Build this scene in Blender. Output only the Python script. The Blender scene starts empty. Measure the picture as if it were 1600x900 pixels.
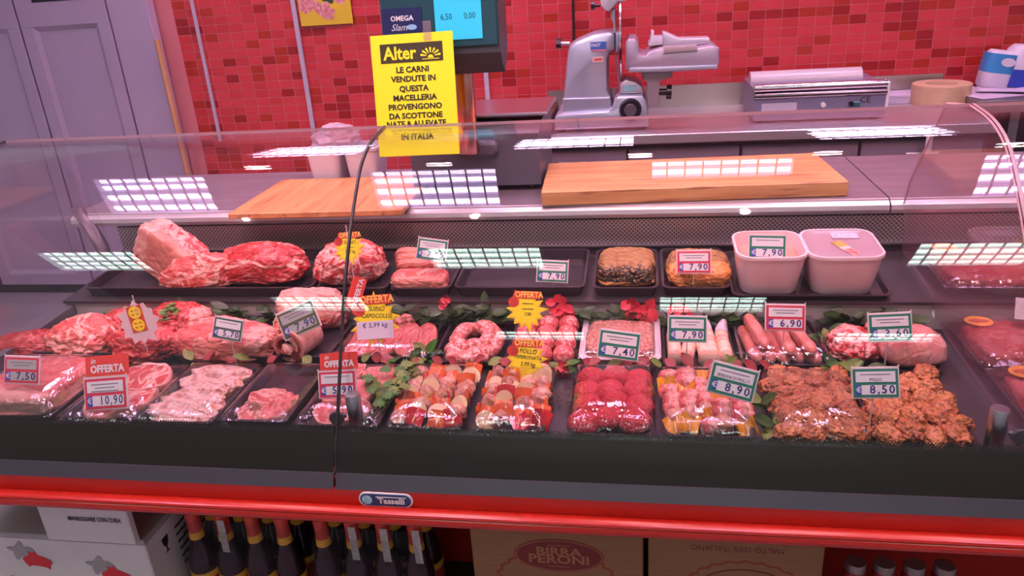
import bpy, bmesh, math, random
from mathutils import Vector, Matrix, noise, Euler

scene = bpy.context.scene
col = scene.collection
PI = math.pi
R = math.radians

# ------------------------------------------------------------------ camera
FPX, CAMZ = 1200.0, 1.60
AX = Vector((0.98632, -0.00165, -0.16461)).normalized()     # counter direction seen from the camera (right, down, forward)
DN = Vector((0.0642, 0.9245, 0.3760)); DN = (DN - AX * DN.dot(AX)).normalized()
UP = -DN
AY = UP.cross(AX)
if AY.z < 0: AY = -AY
cam_d = bpy.data.cameras.new('camera'); cam = bpy.data.objects.new('camera', cam_d); col.objects.link(cam)
rx, ry, rz = (Vector((AX[i], AY[i], UP[i])) for i in range(3))   # camera right, down, forward in the world
cam.matrix_world = Matrix(((rx.x, -ry.x, -rz.x, 0), (rx.y, -ry.y, -rz.y, 0), (rx.z, -ry.z, -rz.z, CAMZ), (0, 0, 0, 1)))
cam_d.sensor_width = 36; cam_d.lens = FPX / 1600 * 36; cam_d.clip_start = 0.02
scene.camera = cam
CX = 0.0

# ------------------------------------------------------------------ world, exposure
scene.view_settings.view_transform = 'Standard'; scene.view_settings.look = 'None'
scene.view_settings.exposure = 0.28; scene.view_settings.gamma = 1
scene.view_settings.use_curve_mapping = False
w = bpy.data.worlds.new('shop_ambience'); scene.world = w; w.use_nodes = True
w.node_tree.nodes['Background'].inputs[0].default_value = (0.95, 0.78, 0.92, 1)
w.node_tree.nodes['Background'].inputs[1].default_value = 0.31
scene.cycles.transparent_max_bounces = 24
scene.cycles.max_bounces = 8
scene.cycles.caustics_reflective = False; scene.cycles.caustics_refractive = False
scene.cycles.sample_clamp_indirect = 4.0
P_FRONT, P_REAR, P_AISLE, P_SPOT = 15.0, 37.0, 52.0, 25.0                     # troffers over the shop, over the counter, over the aisle, meat spots
P_FILL = 62.0  # strength of the spots added in front of the counter
C_FRONT, C_REAR, C_SPOT = (0.86, 1.0, 0.86), (1.0, 0.60, 0.88), (1.0, 0.48, 0.48)

# ------------------------------------------------------------------ a pixel of the photograph to a point of the place
def ray(u, v):
    c = Vector(((u - 800) / FPX, (v - 450) / FPX, 1))
    return Vector((AX.dot(c), AY.dot(c), UP.dot(c)))
def onY(u, v, Y):
    d = ray(u, v); t = Y / d.y; return Vector((d.x * t, Y, CAMZ + d.z * t))
def onZ(u, v, Z):
    d = ray(u, v); t = (Z - CAMZ) / d.z; return Vector((d.x * t, d.y * t, Z))
def onP(u, v, z0, k, y0, h=0.0):
    d = ray(u, v); t = (z0 - k * y0 + h - CAMZ) / (d.z - k * d.y)
    return Vector((d.x * t, d.y * t, CAMZ + d.z * t))
D0, DK, DY = 0.738, 0.02, 1.27
S0, SK, SY = 0.822, 0.07, 1.80
def zd(y): return D0 + DK * (y - DY)
def zs(y): return S0 + SK * (y - SY)
def onD(u, v, h=0.0): return onP(u, v, D0, DK, DY, h)
def onS(u, v, h=0.0): return onP(u, v, S0, SK, SY, h)

# ------------------------------------------------------------------ materials
def lin(c):
    if isinstance(c, str):
        c = [int(c[i:i+2], 16) / 255 for i in (0, 2, 4)]
        c = [x / 12.92 if x <= .04045 else ((x + .055) / 1.055) ** 2.4 for x in c]
    return (*c, 1)
MATS = {}
def newmat(name):
    m = bpy.data.materials.new(name); m.use_nodes = True; nt = m.node_tree
    return m, nt, nt.nodes['Principled BSDF'], lambda t, **k: mk(nt, t, **k)
def mk(nt, t, **k):
    n = nt.nodes.new(t)
    for a, b in k.items(): setattr(n, a, b)
    return n
def mat(name, c, rough=.5, metal=0, c2=None, scale=12, detail=4, lo=.35, hi=.65, bump=0, bscale=None, bdist=.002,
        veins=None, vc=(.8, .6, .52), vscale=9, vw=.05, spec=.5, coat=0, stretch=None, emit=None, estr=0, alpha=1, spots=None, sc='3a1408', sscale=120):
    """procedural paint: two-tone noise, optional fat veins, optional specks, optional bump"""
    if name in MATS: return MATS[name]
    m, nt, p, N = newmat(name); L = nt.links.new
    p.inputs['Roughness'].default_value = rough; p.inputs['Metallic'].default_value = metal
    p.inputs['Specular IOR Level'].default_value = spec; p.inputs['Coat Weight'].default_value = coat
    p.inputs['Coat Roughness'].default_value = .08
    p.inputs['Base Color'].default_value = lin(c)
    tc = N('ShaderNodeTexCoord'); mp = N('ShaderNodeMapping'); L(tc.outputs['Object'], mp.inputs[0])
    if stretch: mp.inputs['Scale'].default_value = stretch
    cur = None
    if c2 is not None:
        nz = N('ShaderNodeTexNoise'); nz.inputs['Scale'].default_value = scale; nz.inputs['Detail'].default_value = detail
        L(mp.outputs[0], nz.inputs[0])
        rp = N('ShaderNodeValToRGB'); rp.color_ramp.elements[0].position = lo; rp.color_ramp.elements[1].position = hi
        rp.color_ramp.elements[0].color = lin(c); rp.color_ramp.elements[1].color = lin(c2)
        L(nz.outputs[0], rp.inputs[0]); cur = rp.outputs[0]
    def over(fac, colr):
        nonlocal cur
        mx = N('ShaderNodeMix', data_type='RGBA'); L(fac, mx.inputs[0])
        if cur is not None: L(cur, mx.inputs[6])
        else: mx.inputs[6].default_value = lin(c)
        mx.inputs[7].default_value = lin(colr); cur = mx.outputs[2]
    if veins:                                              # thin wandering fat lines along the contours of a noise, and a few soft fat patches
        wn = N('ShaderNodeTexNoise'); wn.inputs['Scale'].default_value = vscale * 1.5; wn.inputs['Detail'].default_value = 4; wn.inputs['Distortion'].default_value = veins * 30; L(mp.outputs[0], wn.inputs[0])
        sb = N('ShaderNodeMath', operation='SUBTRACT'); L(wn.outputs[0], sb.inputs[0]); sb.inputs[1].default_value = .5
        ab = N('ShaderNodeMath', operation='ABSOLUTE'); L(sb.outputs[0], ab.inputs[0])
        r2 = N('ShaderNodeValToRGB'); r2.color_ramp.elements[0].position = vw * .12; r2.color_ramp.elements[1].position = vw * .75
        r2.color_ramp.elements[0].color = (1, 1, 1, 1); r2.color_ramp.elements[1].color = (0, 0, 0, 1); L(ab.outputs[0], r2.inputs[0])
        wp = N('ShaderNodeTexNoise'); wp.inputs['Scale'].default_value = vscale * 1.9; wp.inputs['Detail'].default_value = 5; wp.inputs['Distortion'].default_value = .8; L(mp.outputs[0], wp.inputs[0])
        r4 = N('ShaderNodeValToRGB'); r4.color_ramp.elements[0].position = .56; r4.color_ramp.elements[1].position = .70; L(wp.outputs[0], r4.inputs[0])
        sc4 = N('ShaderNodeMath', operation='MULTIPLY'); L(r4.outputs[0], sc4.inputs[0]); sc4.inputs[1].default_value = .40
        over(sc4.outputs[0], vc); over(r2.outputs[0], vc)
    if spots:
        vs = N('ShaderNodeTexNoise'); vs.inputs['Scale'].default_value = sscale; vs.inputs['Detail'].default_value = 2; L(mp.outputs[0], vs.inputs[0])
        r3 = N('ShaderNodeValToRGB'); r3.color_ramp.elements[0].position = 1 - spots - .06; r3.color_ramp.elements[1].position = 1 - spots + .04; L(vs.outputs[0], r3.inputs[0])
        over(r3.outputs[0], sc)
    if cur is not None: L(cur, p.inputs['Base Color'])
    if bump:
        bn = N('ShaderNodeTexNoise'); bn.inputs['Scale'].default_value = bscale or scale * 3; bn.inputs['Detail'].default_value = 3; L(mp.outputs[0], bn.inputs[0])
        bp = N('ShaderNodeBump'); bp.inputs['Strength'].default_value = bump; bp.inputs['Distance'].default_value = bdist
        L(bn.outputs[0], bp.inputs['Height']); L(bp.outputs[0], p.inputs['Normal'])
    if emit:
        p.inputs['Emission Color'].default_value = lin(emit); p.inputs['Emission Strength'].default_value = estr
    MATS[name] = m
    return m

def glassmat(name, tint=(.97, .97, .97), k=1.0, rough=0.0, bump=0, bscale=30, base=.04, stretch=None, haze=0, hazec=(.8, .5, .6)):
    """thin pane: clear transmission with a Schlick mirror reflection on each face"""
    m, nt, p, N = newmat(name); L = nt.links.new; nt.nodes.remove(p); out = nt.nodes['Material Output']
    tr = N('ShaderNodeBsdfTransparent'); tr.inputs[0].default_value = lin(tint)
    gl = N('ShaderNodeBsdfGlossy'); gl.inputs['Roughness'].default_value = rough
    lw = N('ShaderNodeLayerWeight'); lw.inputs[0].default_value = .5
    pw = N('ShaderNodeMath', operation='POWER'); L(lw.outputs['Facing'], pw.inputs[0]); pw.inputs[1].default_value = 5
    ma = N('ShaderNodeMath', operation='MULTIPLY_ADD'); L(pw.outputs[0], ma.inputs[0]); ma.inputs[1].default_value = (1 - base) * k; ma.inputs[2].default_value = base * k
    mx = N('ShaderNodeMixShader'); L(ma.outputs[0], mx.inputs[0]); L(tr.outputs[0], mx.inputs[1]); L(gl.outputs[0], mx.inputs[2])
    last = mx
    if haze:
        df = N('ShaderNodeBsdfDiffuse'); df.inputs[0].default_value = lin(hazec)
        m2 = N('ShaderNodeMixShader'); m2.inputs[0].default_value = haze; L(mx.outputs[0], m2.inputs[1]); L(df.outputs[0], m2.inputs[2]); last = m2
    if bump:
        tc = N('ShaderNodeTexCoord'); mp = N('ShaderNodeMapping'); L(tc.outputs['Object'], mp.inputs[0])
        if stretch: mp.inputs['Scale'].default_value = stretch
        bn = N('ShaderNodeTexNoise'); bn.inputs['Scale'].default_value = bscale; bn.inputs['Detail'].default_value = 3; bn.inputs['Distortion'].default_value = 1.2; L(mp.outputs[0], bn.inputs[0])
        bp = N('ShaderNodeBump'); bp.inputs['Strength'].default_value = bump; bp.inputs['Distance'].default_value = .004
        L(bn.outputs[0], bp.inputs['Height']); L(bp.outputs[0], gl.inputs['Normal'])
    L(last.outputs[0], out.inputs[0]); MATS[name] = m
    return m

glass = glassmat('clear_glass', tint=(.965, .955, .965))
glass_end = glassmat('end_glass', tint=(.93, .90, .92), haze=.10, hazec=(.62, .34, .40))
film = glassmat('cling_film', tint=(.97, .96, .97), k=1.6, rough=.07, bump=.9, bscale=26, base=.07, stretch=(1, .35, 1))
shrink = glassmat('shrink_wrap', tint=(.86, .84, .86), k=.5, rough=.06, bump=.9, bscale=22, base=.03, stretch=(1, 1, .4))
g_edge = mat('glass_edge', (.03, .03, .035), .25)

# ------------------------------------------------------------------ mesh collecting
class MB:
    def __init__(s): s.v = []; s.f = []; s.m = []; s.k = 0; s.X = None
    def add(s, vs, fs):
        b = len(s.v)
        s.v += [tuple(s.X @ Vector(p)) for p in vs] if s.X else [tuple(p) for p in vs]
        s.f += [tuple(b + i for i in q) for q in fs]; s.m += [s.k] * len(fs); return s
    def box(s, c, d, bev=0):
        x, y, z = (q / 2 for q in d)
        if not bev:
            vs = [(c[0] + i * x, c[1] + j * y, c[2] + k * z) for i in (-1, 1) for j in (-1, 1) for k in (-1, 1)]
            return s.add(vs, [(0, 1, 3, 2), (4, 6, 7, 5), (0, 4, 5, 1), (2, 3, 7, 6), (0, 2, 6, 4), (1, 5, 7, 3)])
        b = min(bev, x * .95, y * .95, z * .95); vs = []; ix = {}
        for i in (-1, 1):
            for j in (-1, 1):
                for k in (-1, 1):
                    for a in range(3):
                        q = [i * (x - b), j * (y - b), k * (z - b)]; q[a] += (i, j, k)[a] * b
                        ix[i, j, k, a] = len(vs); vs.append((c[0] + q[0], c[1] + q[1], c[2] + q[2]))
        fs = []
        sg = (-1, 1)
        for a in range(3):
            o = [t for t in range(3) if t != a]
            for e in sg:
                q = []
                for (p1, p2) in ((-1, -1), (1, -1), (1, 1), (-1, 1)):
                    t = [0, 0, 0]; t[a] = e; t[o[0]] = p1; t[o[1]] = p2; q.append(ix[t[0], t[1], t[2], a])
                fs.append(tuple(q))
            for e in sg:
                for g in sg:
                    q = []
                    for (ax, h) in ((o[0], -1), (o[1], -1), (o[1], 1), (o[0], 1)):
                        t = [0, 0, 0]; t[a] = h; t[o[0]] = e; t[o[1]] = g; q.append(ix[t[0], t[1], t[2], ax])
                    fs.append(tuple(q))
        for i in sg:
            for j in sg:
                for k in sg: fs.append(tuple(ix[i, j, k, a] for a in range(3)))
        return s.add(vs, fs)
    def tube(s, path, rad, n=10, caps=True, flat=1.0):
        path = [Vector(p) for p in path]; rr = rad if isinstance(rad, (list, tuple)) else [rad] * len(path)
        vs = []; fs = []; prev = None
        for i, p in enumerate(path):
            t = (path[min(i + 1, len(path) - 1)] - path[max(i - 1, 0)]).normalized()
            if prev is None:
                a = Vector((0, 0, 1)) if abs(t.z) < .9 else Vector((1, 0, 0)); u = t.cross(a).normalized()
            else: u = (prev - t * prev.dot(t)).normalized()
            prev = u; w_ = t.cross(u)
            for k in range(n):
                a = 2 * PI * k / n; q = p + (u * math.cos(a) + w_ * math.sin(a) * flat) * rr[i]; vs.append(q)
        for i in range(len(path) - 1):
            for k in range(n): fs.append((i * n + k, i * n + (k + 1) % n, (i + 1) * n + (k + 1) % n, (i + 1) * n + k))
        if caps: fs.append(tuple(range(n - 1, -1, -1))); fs.append(tuple((len(path) - 1) * n + k for k in range(n)))
        return s.add(vs, fs)
    def cyl(s, a, b, r, r2=None, n=16): return s.tube([a, b], [r, r if r2 is None else r2], n)
    def lathe(s, prof, n=20, c=(0, 0, 0)):
        vs = []; fs = []
        for r, z in prof:
            for k in range(n): vs.append((c[0] + r * math.cos(2 * PI * k / n), c[1] + r * math.sin(2 * PI * k / n), c[2] + z))
        m = len(prof)
        for i in range(m - 1):
            for k in range(n): fs.append((i * n + k, i * n + (k + 1) % n, (i + 1) * n + (k + 1) % n, (i + 1) * n + k))
        fs.append(tuple(range(n - 1, -1, -1))); fs.append(tuple((m - 1) * n + k for k in range(n)))
        return s.add(vs, fs)
    def prism(s, pts, d, axis='y', at=0.0):
        """polygon (a, b) extruded by d along an axis; 'y': (x, z), 'x': (y, z), 'z': (x, y)"""
        n = len(pts)
        f = {'y': lambda a, b, t: (a, t, b), 'x': lambda a, b, t: (t, a, b), 'z': lambda a, b, t: (a, b, t)}[axis]
        vs = [f(a, b, at) for a, b in pts] + [f(a, b, at + d) for a, b in pts]
        return s.add(vs, [tuple(range(n)), tuple(range(2 * n - 1, n - 1, -1))] + [(i, n + i, n + (i + 1) % n, (i + 1) % n) for i in range(n)])
    def loops(s, L, cap0=True, cap1=True):
        n = len(L[0]); vs = [p for l in L for p in l]; fs = []
        for i in range(len(L) - 1):
            for k in range(n): fs.append((i * n + k, i * n + (k + 1) % n, (i + 1) * n + (k + 1) % n, (i + 1) * n + k))
        if cap0: fs.append(tuple(range(n - 1, -1, -1)))
        if cap1: fs.append(tuple((len(L) - 1) * n + k for k in range(n)))
        return s.add(vs, fs)
    def grid(s, fn, nu, nv):
        vs = [fn(i / nu, j / nv) for j in range(nv + 1) for i in range(nu + 1)]
        return s.add(vs, [(j * (nu + 1) + i, j * (nu + 1) + i + 1, (j + 1) * (nu + 1) + i + 1, (j + 1) * (nu + 1) + i) for j in range(nv) for i in range(nu)])
    def mesh(s, name, mats, smooth=True, angle=38, fix=True):
        me = bpy.data.meshes.new(name); me.from_pydata(s.v, [], s.f)
        for m in (mats if isinstance(mats, (list, tuple)) else [mats]): me.materials.append(m)
        me.polygons.foreach_set('material_index', s.m)
        if fix:
            b = bmesh.new(); b.from_mesh(me); bmesh.ops.recalc_face_normals(b, faces=b.faces); b.to_mesh(me); b.free()
        if smooth:
            me.polygons.foreach_set('use_smooth', [True] * len(me.polygons)); me.set_sharp_from_angle(angle=R(angle))
        me.update(); return me

XF = {}
def link(name, data, parent=None, mtx=None):
    o = bpy.data.objects.new(name, data); col.objects.link(o)
    if parent is not None: o.parent = parent
    if mtx is not None: o.matrix_basis = mtx
    XF[o] = (XF[parent] if parent is not None and parent in XF else Matrix()) @ (mtx if mtx is not None else Matrix())
    return o
def tag(o, label, cat, group=None):
    o['label'] = label; o['category'] = cat
    if group: o['group'] = group
    return o
def T(x, y=None, z=None, rx_=0, ry_=0, rz_=0):
    v = Vector(x) if y is None else Vector((x, y, z))
    return Matrix.Translation(v) @ Euler((rx_, ry_, rz_)).to_matrix().to_4x4()
def thing(name, label, cat, mtx=Matrix(), group=None): return tag(link(name, None, None, mtx), label, cat, group)
def part(name, mb, mats, parent, world=False, smooth=True, angle=38, mtx=None, label=None):
    me = mb.mesh(name, mats, smooth, angle) if isinstance(mb, MB) else mb
    if world: me.transform(XF[parent].inverted())
    o = link(name, me, parent, mtx)
    if label: o['label'] = label
    return o
def solo(name, mb, mats, label, cat, mtx=Matrix(), group=None, smooth=True, angle=38, world=False):
    me = mb.mesh(name, mats, smooth, angle) if isinstance(mb, MB) else mb
    if world: me.transform(mtx.inverted())
    return tag(link(name, me, None, mtx), label, cat, group)
def struct(name, mb, mats, smooth=False, mtx=Matrix(), parent=None):
    o = link(name, mb.mesh(name, mats, smooth), parent, mtx)
    if parent is None: o['kind'] = 'structure'
    return o
FONT = {}
def text_mesh(s, size, bold=0, ext=.0002, shear=0, align='CENTER', space=1.0):
    k = (s, round(size, 5), bold, shear, align, space)
    if k not in FONT:
        c = bpy.data.curves.new('lettering', 'FONT'); c.body = s; c.size = size; c.align_x = align; c.align_y = 'CENTER'
        c.extrude = ext; c.offset = bold; c.shear = shear; c.space_character = space; c.resolution_u = 2
        o = bpy.data.objects.new('lettering', c); me = bpy.data.meshes.new_from_object(o)
        bpy.data.objects.remove(o); FONT[k] = me
    me = FONT[k].copy(); me.name = 'lettering'; return me
FACE = Euler((PI / 2, 0, 0)).to_matrix().to_4x4()                # lettering turned to face the shopper (-Y)
def lettering(parent, s, size, m, at, bold=0, rot=0, shear=0, sx=1.0, flat=False, name='lettering', space=1.0):
    me = text_mesh(s, size, bold, shear=shear, space=space); me.materials.clear(); me.materials.append(m)
    me.transform(Matrix.Translation(Vector(at)) @ Matrix.Rotation(rot, 4, 'Z' if flat else 'Y') @ (Matrix() if flat else FACE) @ Matrix.Diagonal((sx, 1, 1, 1)))
    return link(name, me, parent)

ink = mat('black_ink', (.012, .010, .012), .6)
ink_blue = mat('blue_ink', (.02, .02, .16), .6)
white_pl = mat('white_plastic', (.80, .78, .78), .35)
white_card = mat('white_card', (.78, .78, .76), .7)
red_card = mat('red_card', (.75, .05, .03), .55)
green_card = mat('green_card', (.01, .20, .12), .5)
crimson_card = mat('crimson_card', (.62, .03, .07), .5)
blue_card = mat('blue_card', (.03, .06, .42), .5)
yellow_card = mat('yellow_card', (.96, .80, .015), .6)
orange_card = mat('orange_card', (.92, .42, .03), .6)
steel = mat('brushed_steel', (.70, .66, .68), .38, .75, c2=(.62, .58, .60), scale=40, bump=.05, stretch=(.2, 3, 3))
steel_dk = mat('dull_steel', (.42, .40, .42), .42, 1, c2=(.34, .32, .34), scale=30)
black_pl = mat('black_plastic', (.012, .010, .013), .28, c2=(.02, .016, .02), scale=20)
black_rub = mat('black_rubber', (.01, .009, .01), .5)
dark_in = mat('dark_liner', (.055, .045, .050), .35, .3, c2=(.07, .055, .06), scale=9)

# ================================================================== ceiling lights (lamps seen reflected in the glass, some others added for light)
tube_front = mat('lamp_tube_shop', (1, 1, 1), emit=C_FRONT, estr=P_FRONT)
diff_front = mat('lamp_diffuser_shop', (.8, .8, .8), emit=(.55, 1.0, .90), estr=P_FRONT * .42)
tube_rear = mat('lamp_tube_counter', (1, 1, 1), emit=C_REAR, estr=P_REAR)
diff_rear = mat('lamp_diffuser_counter', (.8, .8, .8), emit=(.66, .50, 1.0), estr=P_REAR * .14)
tube_aisle = mat('lamp_tube_aisle', (1, 1, 1), emit=C_REAR, estr=P_AISLE)
lou = mat('louvre_white', (.62, .60, .66), .3, .4)
def troffer(x, y, kind, label, dep=.6, rows=4, z=3.02):
    tubes, diff = {'r': (tube_rear, diff_rear), 'a': (tube_aisle, diff_rear), 'f': (tube_front, diff_front)}[kind]
    t = thing('ceiling_light', label, 'ceiling light', T(x, y, z), 'louvred ceiling lights'); h = dep / 2
    b = MB()
    for (c, d) in (((0, -h + .005, 0), (.6, .012, .07)), ((0, h - .005, 0), (.6, .012, .07)), ((-.295, 0, 0), (.012, dep - .02, .07)), ((.295, 0, 0), (.012, dep - .02, .07)), ((0, 0, .04), (.6, dep, .012))): b.box(c, d)
    part('housing', b, lou, t, smooth=False)
    part('diffuser', MB().box((0, 0, .026), (.576, dep - .026, .006)), diff, t, smooth=False)
    st = dep / rows
    for k in range(rows):
        b = MB().box((0, -h + st * (k + .5), .012), (.575, .045 if kind != 'f' else st * .42, .012)); part('lamp_tube', b, tubes, t, smooth=False)
    for k in range(7):
        part('louvre_blade', MB().box((-.225 + k * .075, 0, -.012), (.007, dep - .022, .012)), lou, t, smooth=False)
    for k in range(rows - 1):
        part('louvre_rail', MB().box((0, -h + st * (k + 1), -.014), (.578, .012 if k != rows // 2 - 1 else .022, .012)), lou, t, smooth=False)
for x, y, m, dp, rw, s in (
        (-2.32, 1.15, 'r', .6, 4, 'square and lilac, over the left end of the counter'), (-.92, 1.15, 'r', .6, 4, 'square and lilac, over the counter above the scale'),
        (.34, 1.35, 'r', .38, 2, 'square and lilac, above the right cutting board'), (1.65, 1.15, 'r', .6, 4, 'square and lilac, over the right end of the counter'),
        (-1.70, 3.05, 'a', .6, 4, 'square and lilac, over the staff aisle near the white cabinet'), (-.32, 3.05, 'a', .6, 4, 'square and lilac, over the staff aisle by the slicer'), (1.10, 3.05, 'a', .6, 4, 'square and lilac, over the staff aisle by the film wrapper'),
        (-3.00, .08, 'f', .36, 4, 'greenish white, leftmost over the shoppers'), (-.78, .08, 'f', .36, 4, 'greenish white, above the shopper in the middle'), (1.55, .08, 'f', .36, 4, 'greenish white, above the shopper on the right'),
        (-1.95, -.87, 'f', .28, 4, 'greenish white, second row left'), (.40, -.87, 'f', .28, 4, 'greenish white, second row right'),
        (-.65, -1.54, 'f', .22, 2, 'greenish white, third row left'), (1.47, -1.52, 'f', .22, 2, 'greenish white, third row right'),
        (-1.53, -1.95, 'f', .05, 1, 'narrow strip, fourth row left'), (.85, -1.88, 'f', .05, 1, 'narrow strip, fourth row right'),
        (-1.6, -4.3, 'f', .6, 4, 'greenish white, added far row left'), (0, -4.3, 'f', .6, 4, 'greenish white, added far row middle'), (1.6, -4.3, 'f', .6, 4, 'greenish white, added far row right'),  # far and last rows are unseen lamps, added for more front light
        (-.8, -5.2, 'f', .6, 4, 'greenish white, added last row left'), (.8, -5.2, 'f', .6, 4, 'greenish white, added last row right')):
    troffer(x, y, m, 'louvred ceiling light, ' + s, dp, rw)
lens = mat('spot_lens', (1, 1, 1), emit=(1, .75, .8), estr=60)
def spotlight(x, y, label, watts, aim, group, z=2.94, rl=.052):
    t = thing('ceiling_spotlight', label, 'spotlight', T(x, y, z), group)
    part('housing', MB().lathe([(.05, .11), (.062, .10), (.066, .0), (.060, .0), (.055, .03), (.02, .035)], 20), white_pl, t)
    part('lens', MB().lathe([(rl, .012), (rl, .02)], 20), lens, t)
    ld = bpy.data.lights.new('meat_spot', 'SPOT'); ld.energy = watts; ld.color = C_SPOT; ld.spot_size = R(100 if rl > .03 else 62); ld.spot_blend = .7; ld.shadow_soft_size = rl
    link('lamp_glow', ld, t, T(0, 0, -.03, R(aim)))
for x, y, s in ((-1.74, 1.97, 'left'), (-.87, 1.80, 'middle left, added for light'), (0.0, 2.03, 'middle'), (.75, 1.80, 'middle right, added for light'), (1.45, 2.0, 'right')):  # the middle left and middle right spots are added for light
    spotlight(x, y, 'round pink meat spotlight in the ceiling over the counter, %s' % s, P_SPOT, -14, 'pink meat spotlights over the counter')
for x, s in ((-1.9, 'left end'), (-.75, 'left half'), (.45, 'right half'), (1.6, 'right end')):  # four spots added to brighten the fronts of tubs and meat
    spotlight(x, .74, 'added round pink ceiling spotlight in front of the counter, aimed at its %s' % s, P_FILL, 35, 'added pink spotlights in front of the counter', rl=.018)

# ================================================================== the room
grout = mat('grout', (.62, .20, .21), .7)
tilem = [mat('tile_red_%d' % i, c, .22, c2=c2, scale=60, lo=.2, hi=.8, stretch=(.3, 1, 2)) for i, (c, c2) in enumerate((
    ((.56, .044, .054), (.60, .050, .060)), ((.48, .034, .040), (.53, .040, .046)), ((.29, .011, .016), (.33, .014, .018)), ((.38, .026, .014), (.42, .030, .018))))]
WY = 3.87
wall = struct('wall_back', MB().box((.2, WY + .06, 1.55), (6.4, .10, 3.1)), grout)
TW, TH = .0735, .0418
tmesh = []
for m in tilem:
    tmesh.append(MB().box((0, 0, 0), (TW - .0024, .006, TH - .0024), .0006).mesh('tile', m, smooth=False))
random.seed(4)
cells = []
for i in range(-32, 30):
    for j in range(-12, 20):
        x = i * TW + .02; z = .90 + j * TH
        if x < -2.42: continue
        cells.append((x, z))
def seen(x, z):                                            # where the bench tools leave the tiles in the open
    return z > 1.0 and z < 1.60 - .06 * max(x, 0) and x < 1.72
near = sorted(cells, key=lambda c: (0 if seen(*c) else 1, -c[0]))
rest = MB()
for n, (x, z) in enumerate(near):
    k = random.choices((0, 1, 2, 3), (52, 26, 11, 11))[0]
    if n < 300: link('tile', tmesh[k], wall, T(x, WY + .0115 + random.uniform(0, .0004), z))
    else: rest.k = k; rest.box((x, WY + .0115, z), (TW - .003, .006, TH - .003), .0006)
o = part('tile_field', rest, tilem, wall, smooth=False); o['kind'] = 'stuff'
for i, (u, v0, wd) in enumerate(((299, 0, .016), (457, 0, .022), (759, 110, .022))):
    p = onY(u, v0, WY - .004)
    struct('trim_%d' % (i + 1), MB().box((p.x, WY - .003, 1.62), (wd, .012, 1.5)), mat('conduit_lilac', (.50, .44, .52), .4))
floor = struct('floor', MB().box((0, -.9, -.05), (9, 11.2, .1)), mat('floor_tile', (.30, .27, .30), .4, c2=(.34, .30, .33), scale=5))
ceil_ = struct('ceiling', MB().box((.2, -.9, 3.15), (7.2, 10, .1)), mat('ceiling_white', (.70, .66, .70), .8))

# ---------------------------------------------------------------- white panel cabinet on the left
lil = mat('cabinet_lilac_white', (.43, .35, .47), .45, c2=(.41, .33, .45), scale=3)  # even lilac tint in the base colour, faintly mottled
gapm = mat('dark_gap', (.02, .015, .03), .7)
CYF = 3.80
xr = onY(226, 0, CYF).x; xa = onY(163, 0, CYF).x; xb = onY(18, 0, CYF).x
cab = thing('panelled_cabinet', 'tall lilac-white cabinet with recessed door panels beside the red tiled wall', 'cabinet', T(xb, CYF, 0))
part('carcass', MB().box(((xr + xb - 1.2) / 2, CYF + .046, 1.15), (xr - xb + 1.19, .04, 2.3)), gapm, cab, world=True, smooth=False)
def door(x0, x1, name, panel=True):
    b = MB(); z0, z1 = .06, 2.28; f = .07; yb = CYF + .024; d = .022
    if not panel: b.box(((x0 + x1) / 2, CYF + .012, (z0 + z1) / 2), (x1 - x0, .024, z1 - z0), .003); return part(name, b, lil, cab, world=True, smooth=False)
    pt = 1.51
    for (a, c, e, g) in ((x0, x1, z0, z0 + f), (x0, x1, pt, z1), (x0, x0 + f, z0 + f, pt), (x1 - f, x1, z0 + f, pt)):
        b.box(((a + c) / 2, CYF + .012, (e + g) / 2), (c - a, .024, g - e), .002)
    b.box(((x0 + x1) / 2, CYF + .02, (z0 + f + pt) / 2), (x1 - x0 - 2 * f + .004, .008, pt - z0 - f + .004))
    q = [(x0 + f, z0 + f), (x1 - f, z0 + f), (x1 - f, pt), (x0 + f, pt)]; q2 = [(x0 + f + .022, z0 + f + .022), (x1 - f - .022, z0 + f + .022), (x1 - f - .022, pt - .022), (x0 + f + .022, pt - .022)]
    b.loops([[(a, CYF + .001, e) for a, e in q], [(a, CYF + .0155, e) for a, e in q2]], False, False)
    o = part(name, b, lil, cab, world=True, smooth=False)
    part('vent_slot', MB().box(((x0 + x1) / 2 + .02, CYF - .0005, 1.655), ((x1 - x0) * .66, .003, .05)), gapm, o, smooth=False).data.transform(XF[cab].inverted())
    return o
door(xb + .006, xa - .005, 'cabinet_door'); door(xb - .62, xb - .006, 'cabinet_door'); door(xa + .005, xr, 'filler_panel', False)
part('edge_strip', MB().box((xr + .003, CYF + .03, 1.15), (.006, .06, 2.3), .002), mat('edge_lilac', (.50, .42, .54), .35), cab, world=True, smooth=False)
pb, pt_ = onY(280, 214, 3.74), onY(245, 62, 3.76)
d = (pb - pt_)
t = thing('broom', 'broom with a yellowish wooden handle leaning between cabinet and tiled wall', 'broom', T(pt_ + d * 2.9))
part('handle', MB().tube([pt_, pt_ + d * 2.8], .014, 12), mat('broom_wood', (.62, .34, .16), .5, c2=(.52, .26, .12), scale=6, stretch=(4, 4, .4)), t, world=True)
e = pt_ + d * 2.85
part('brush_head', MB().box((e.x, e.y, e.z), (.28, .05, .05), .008), mat('brush_red', (.3, .03, .03), .6), t, world=True)

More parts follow.
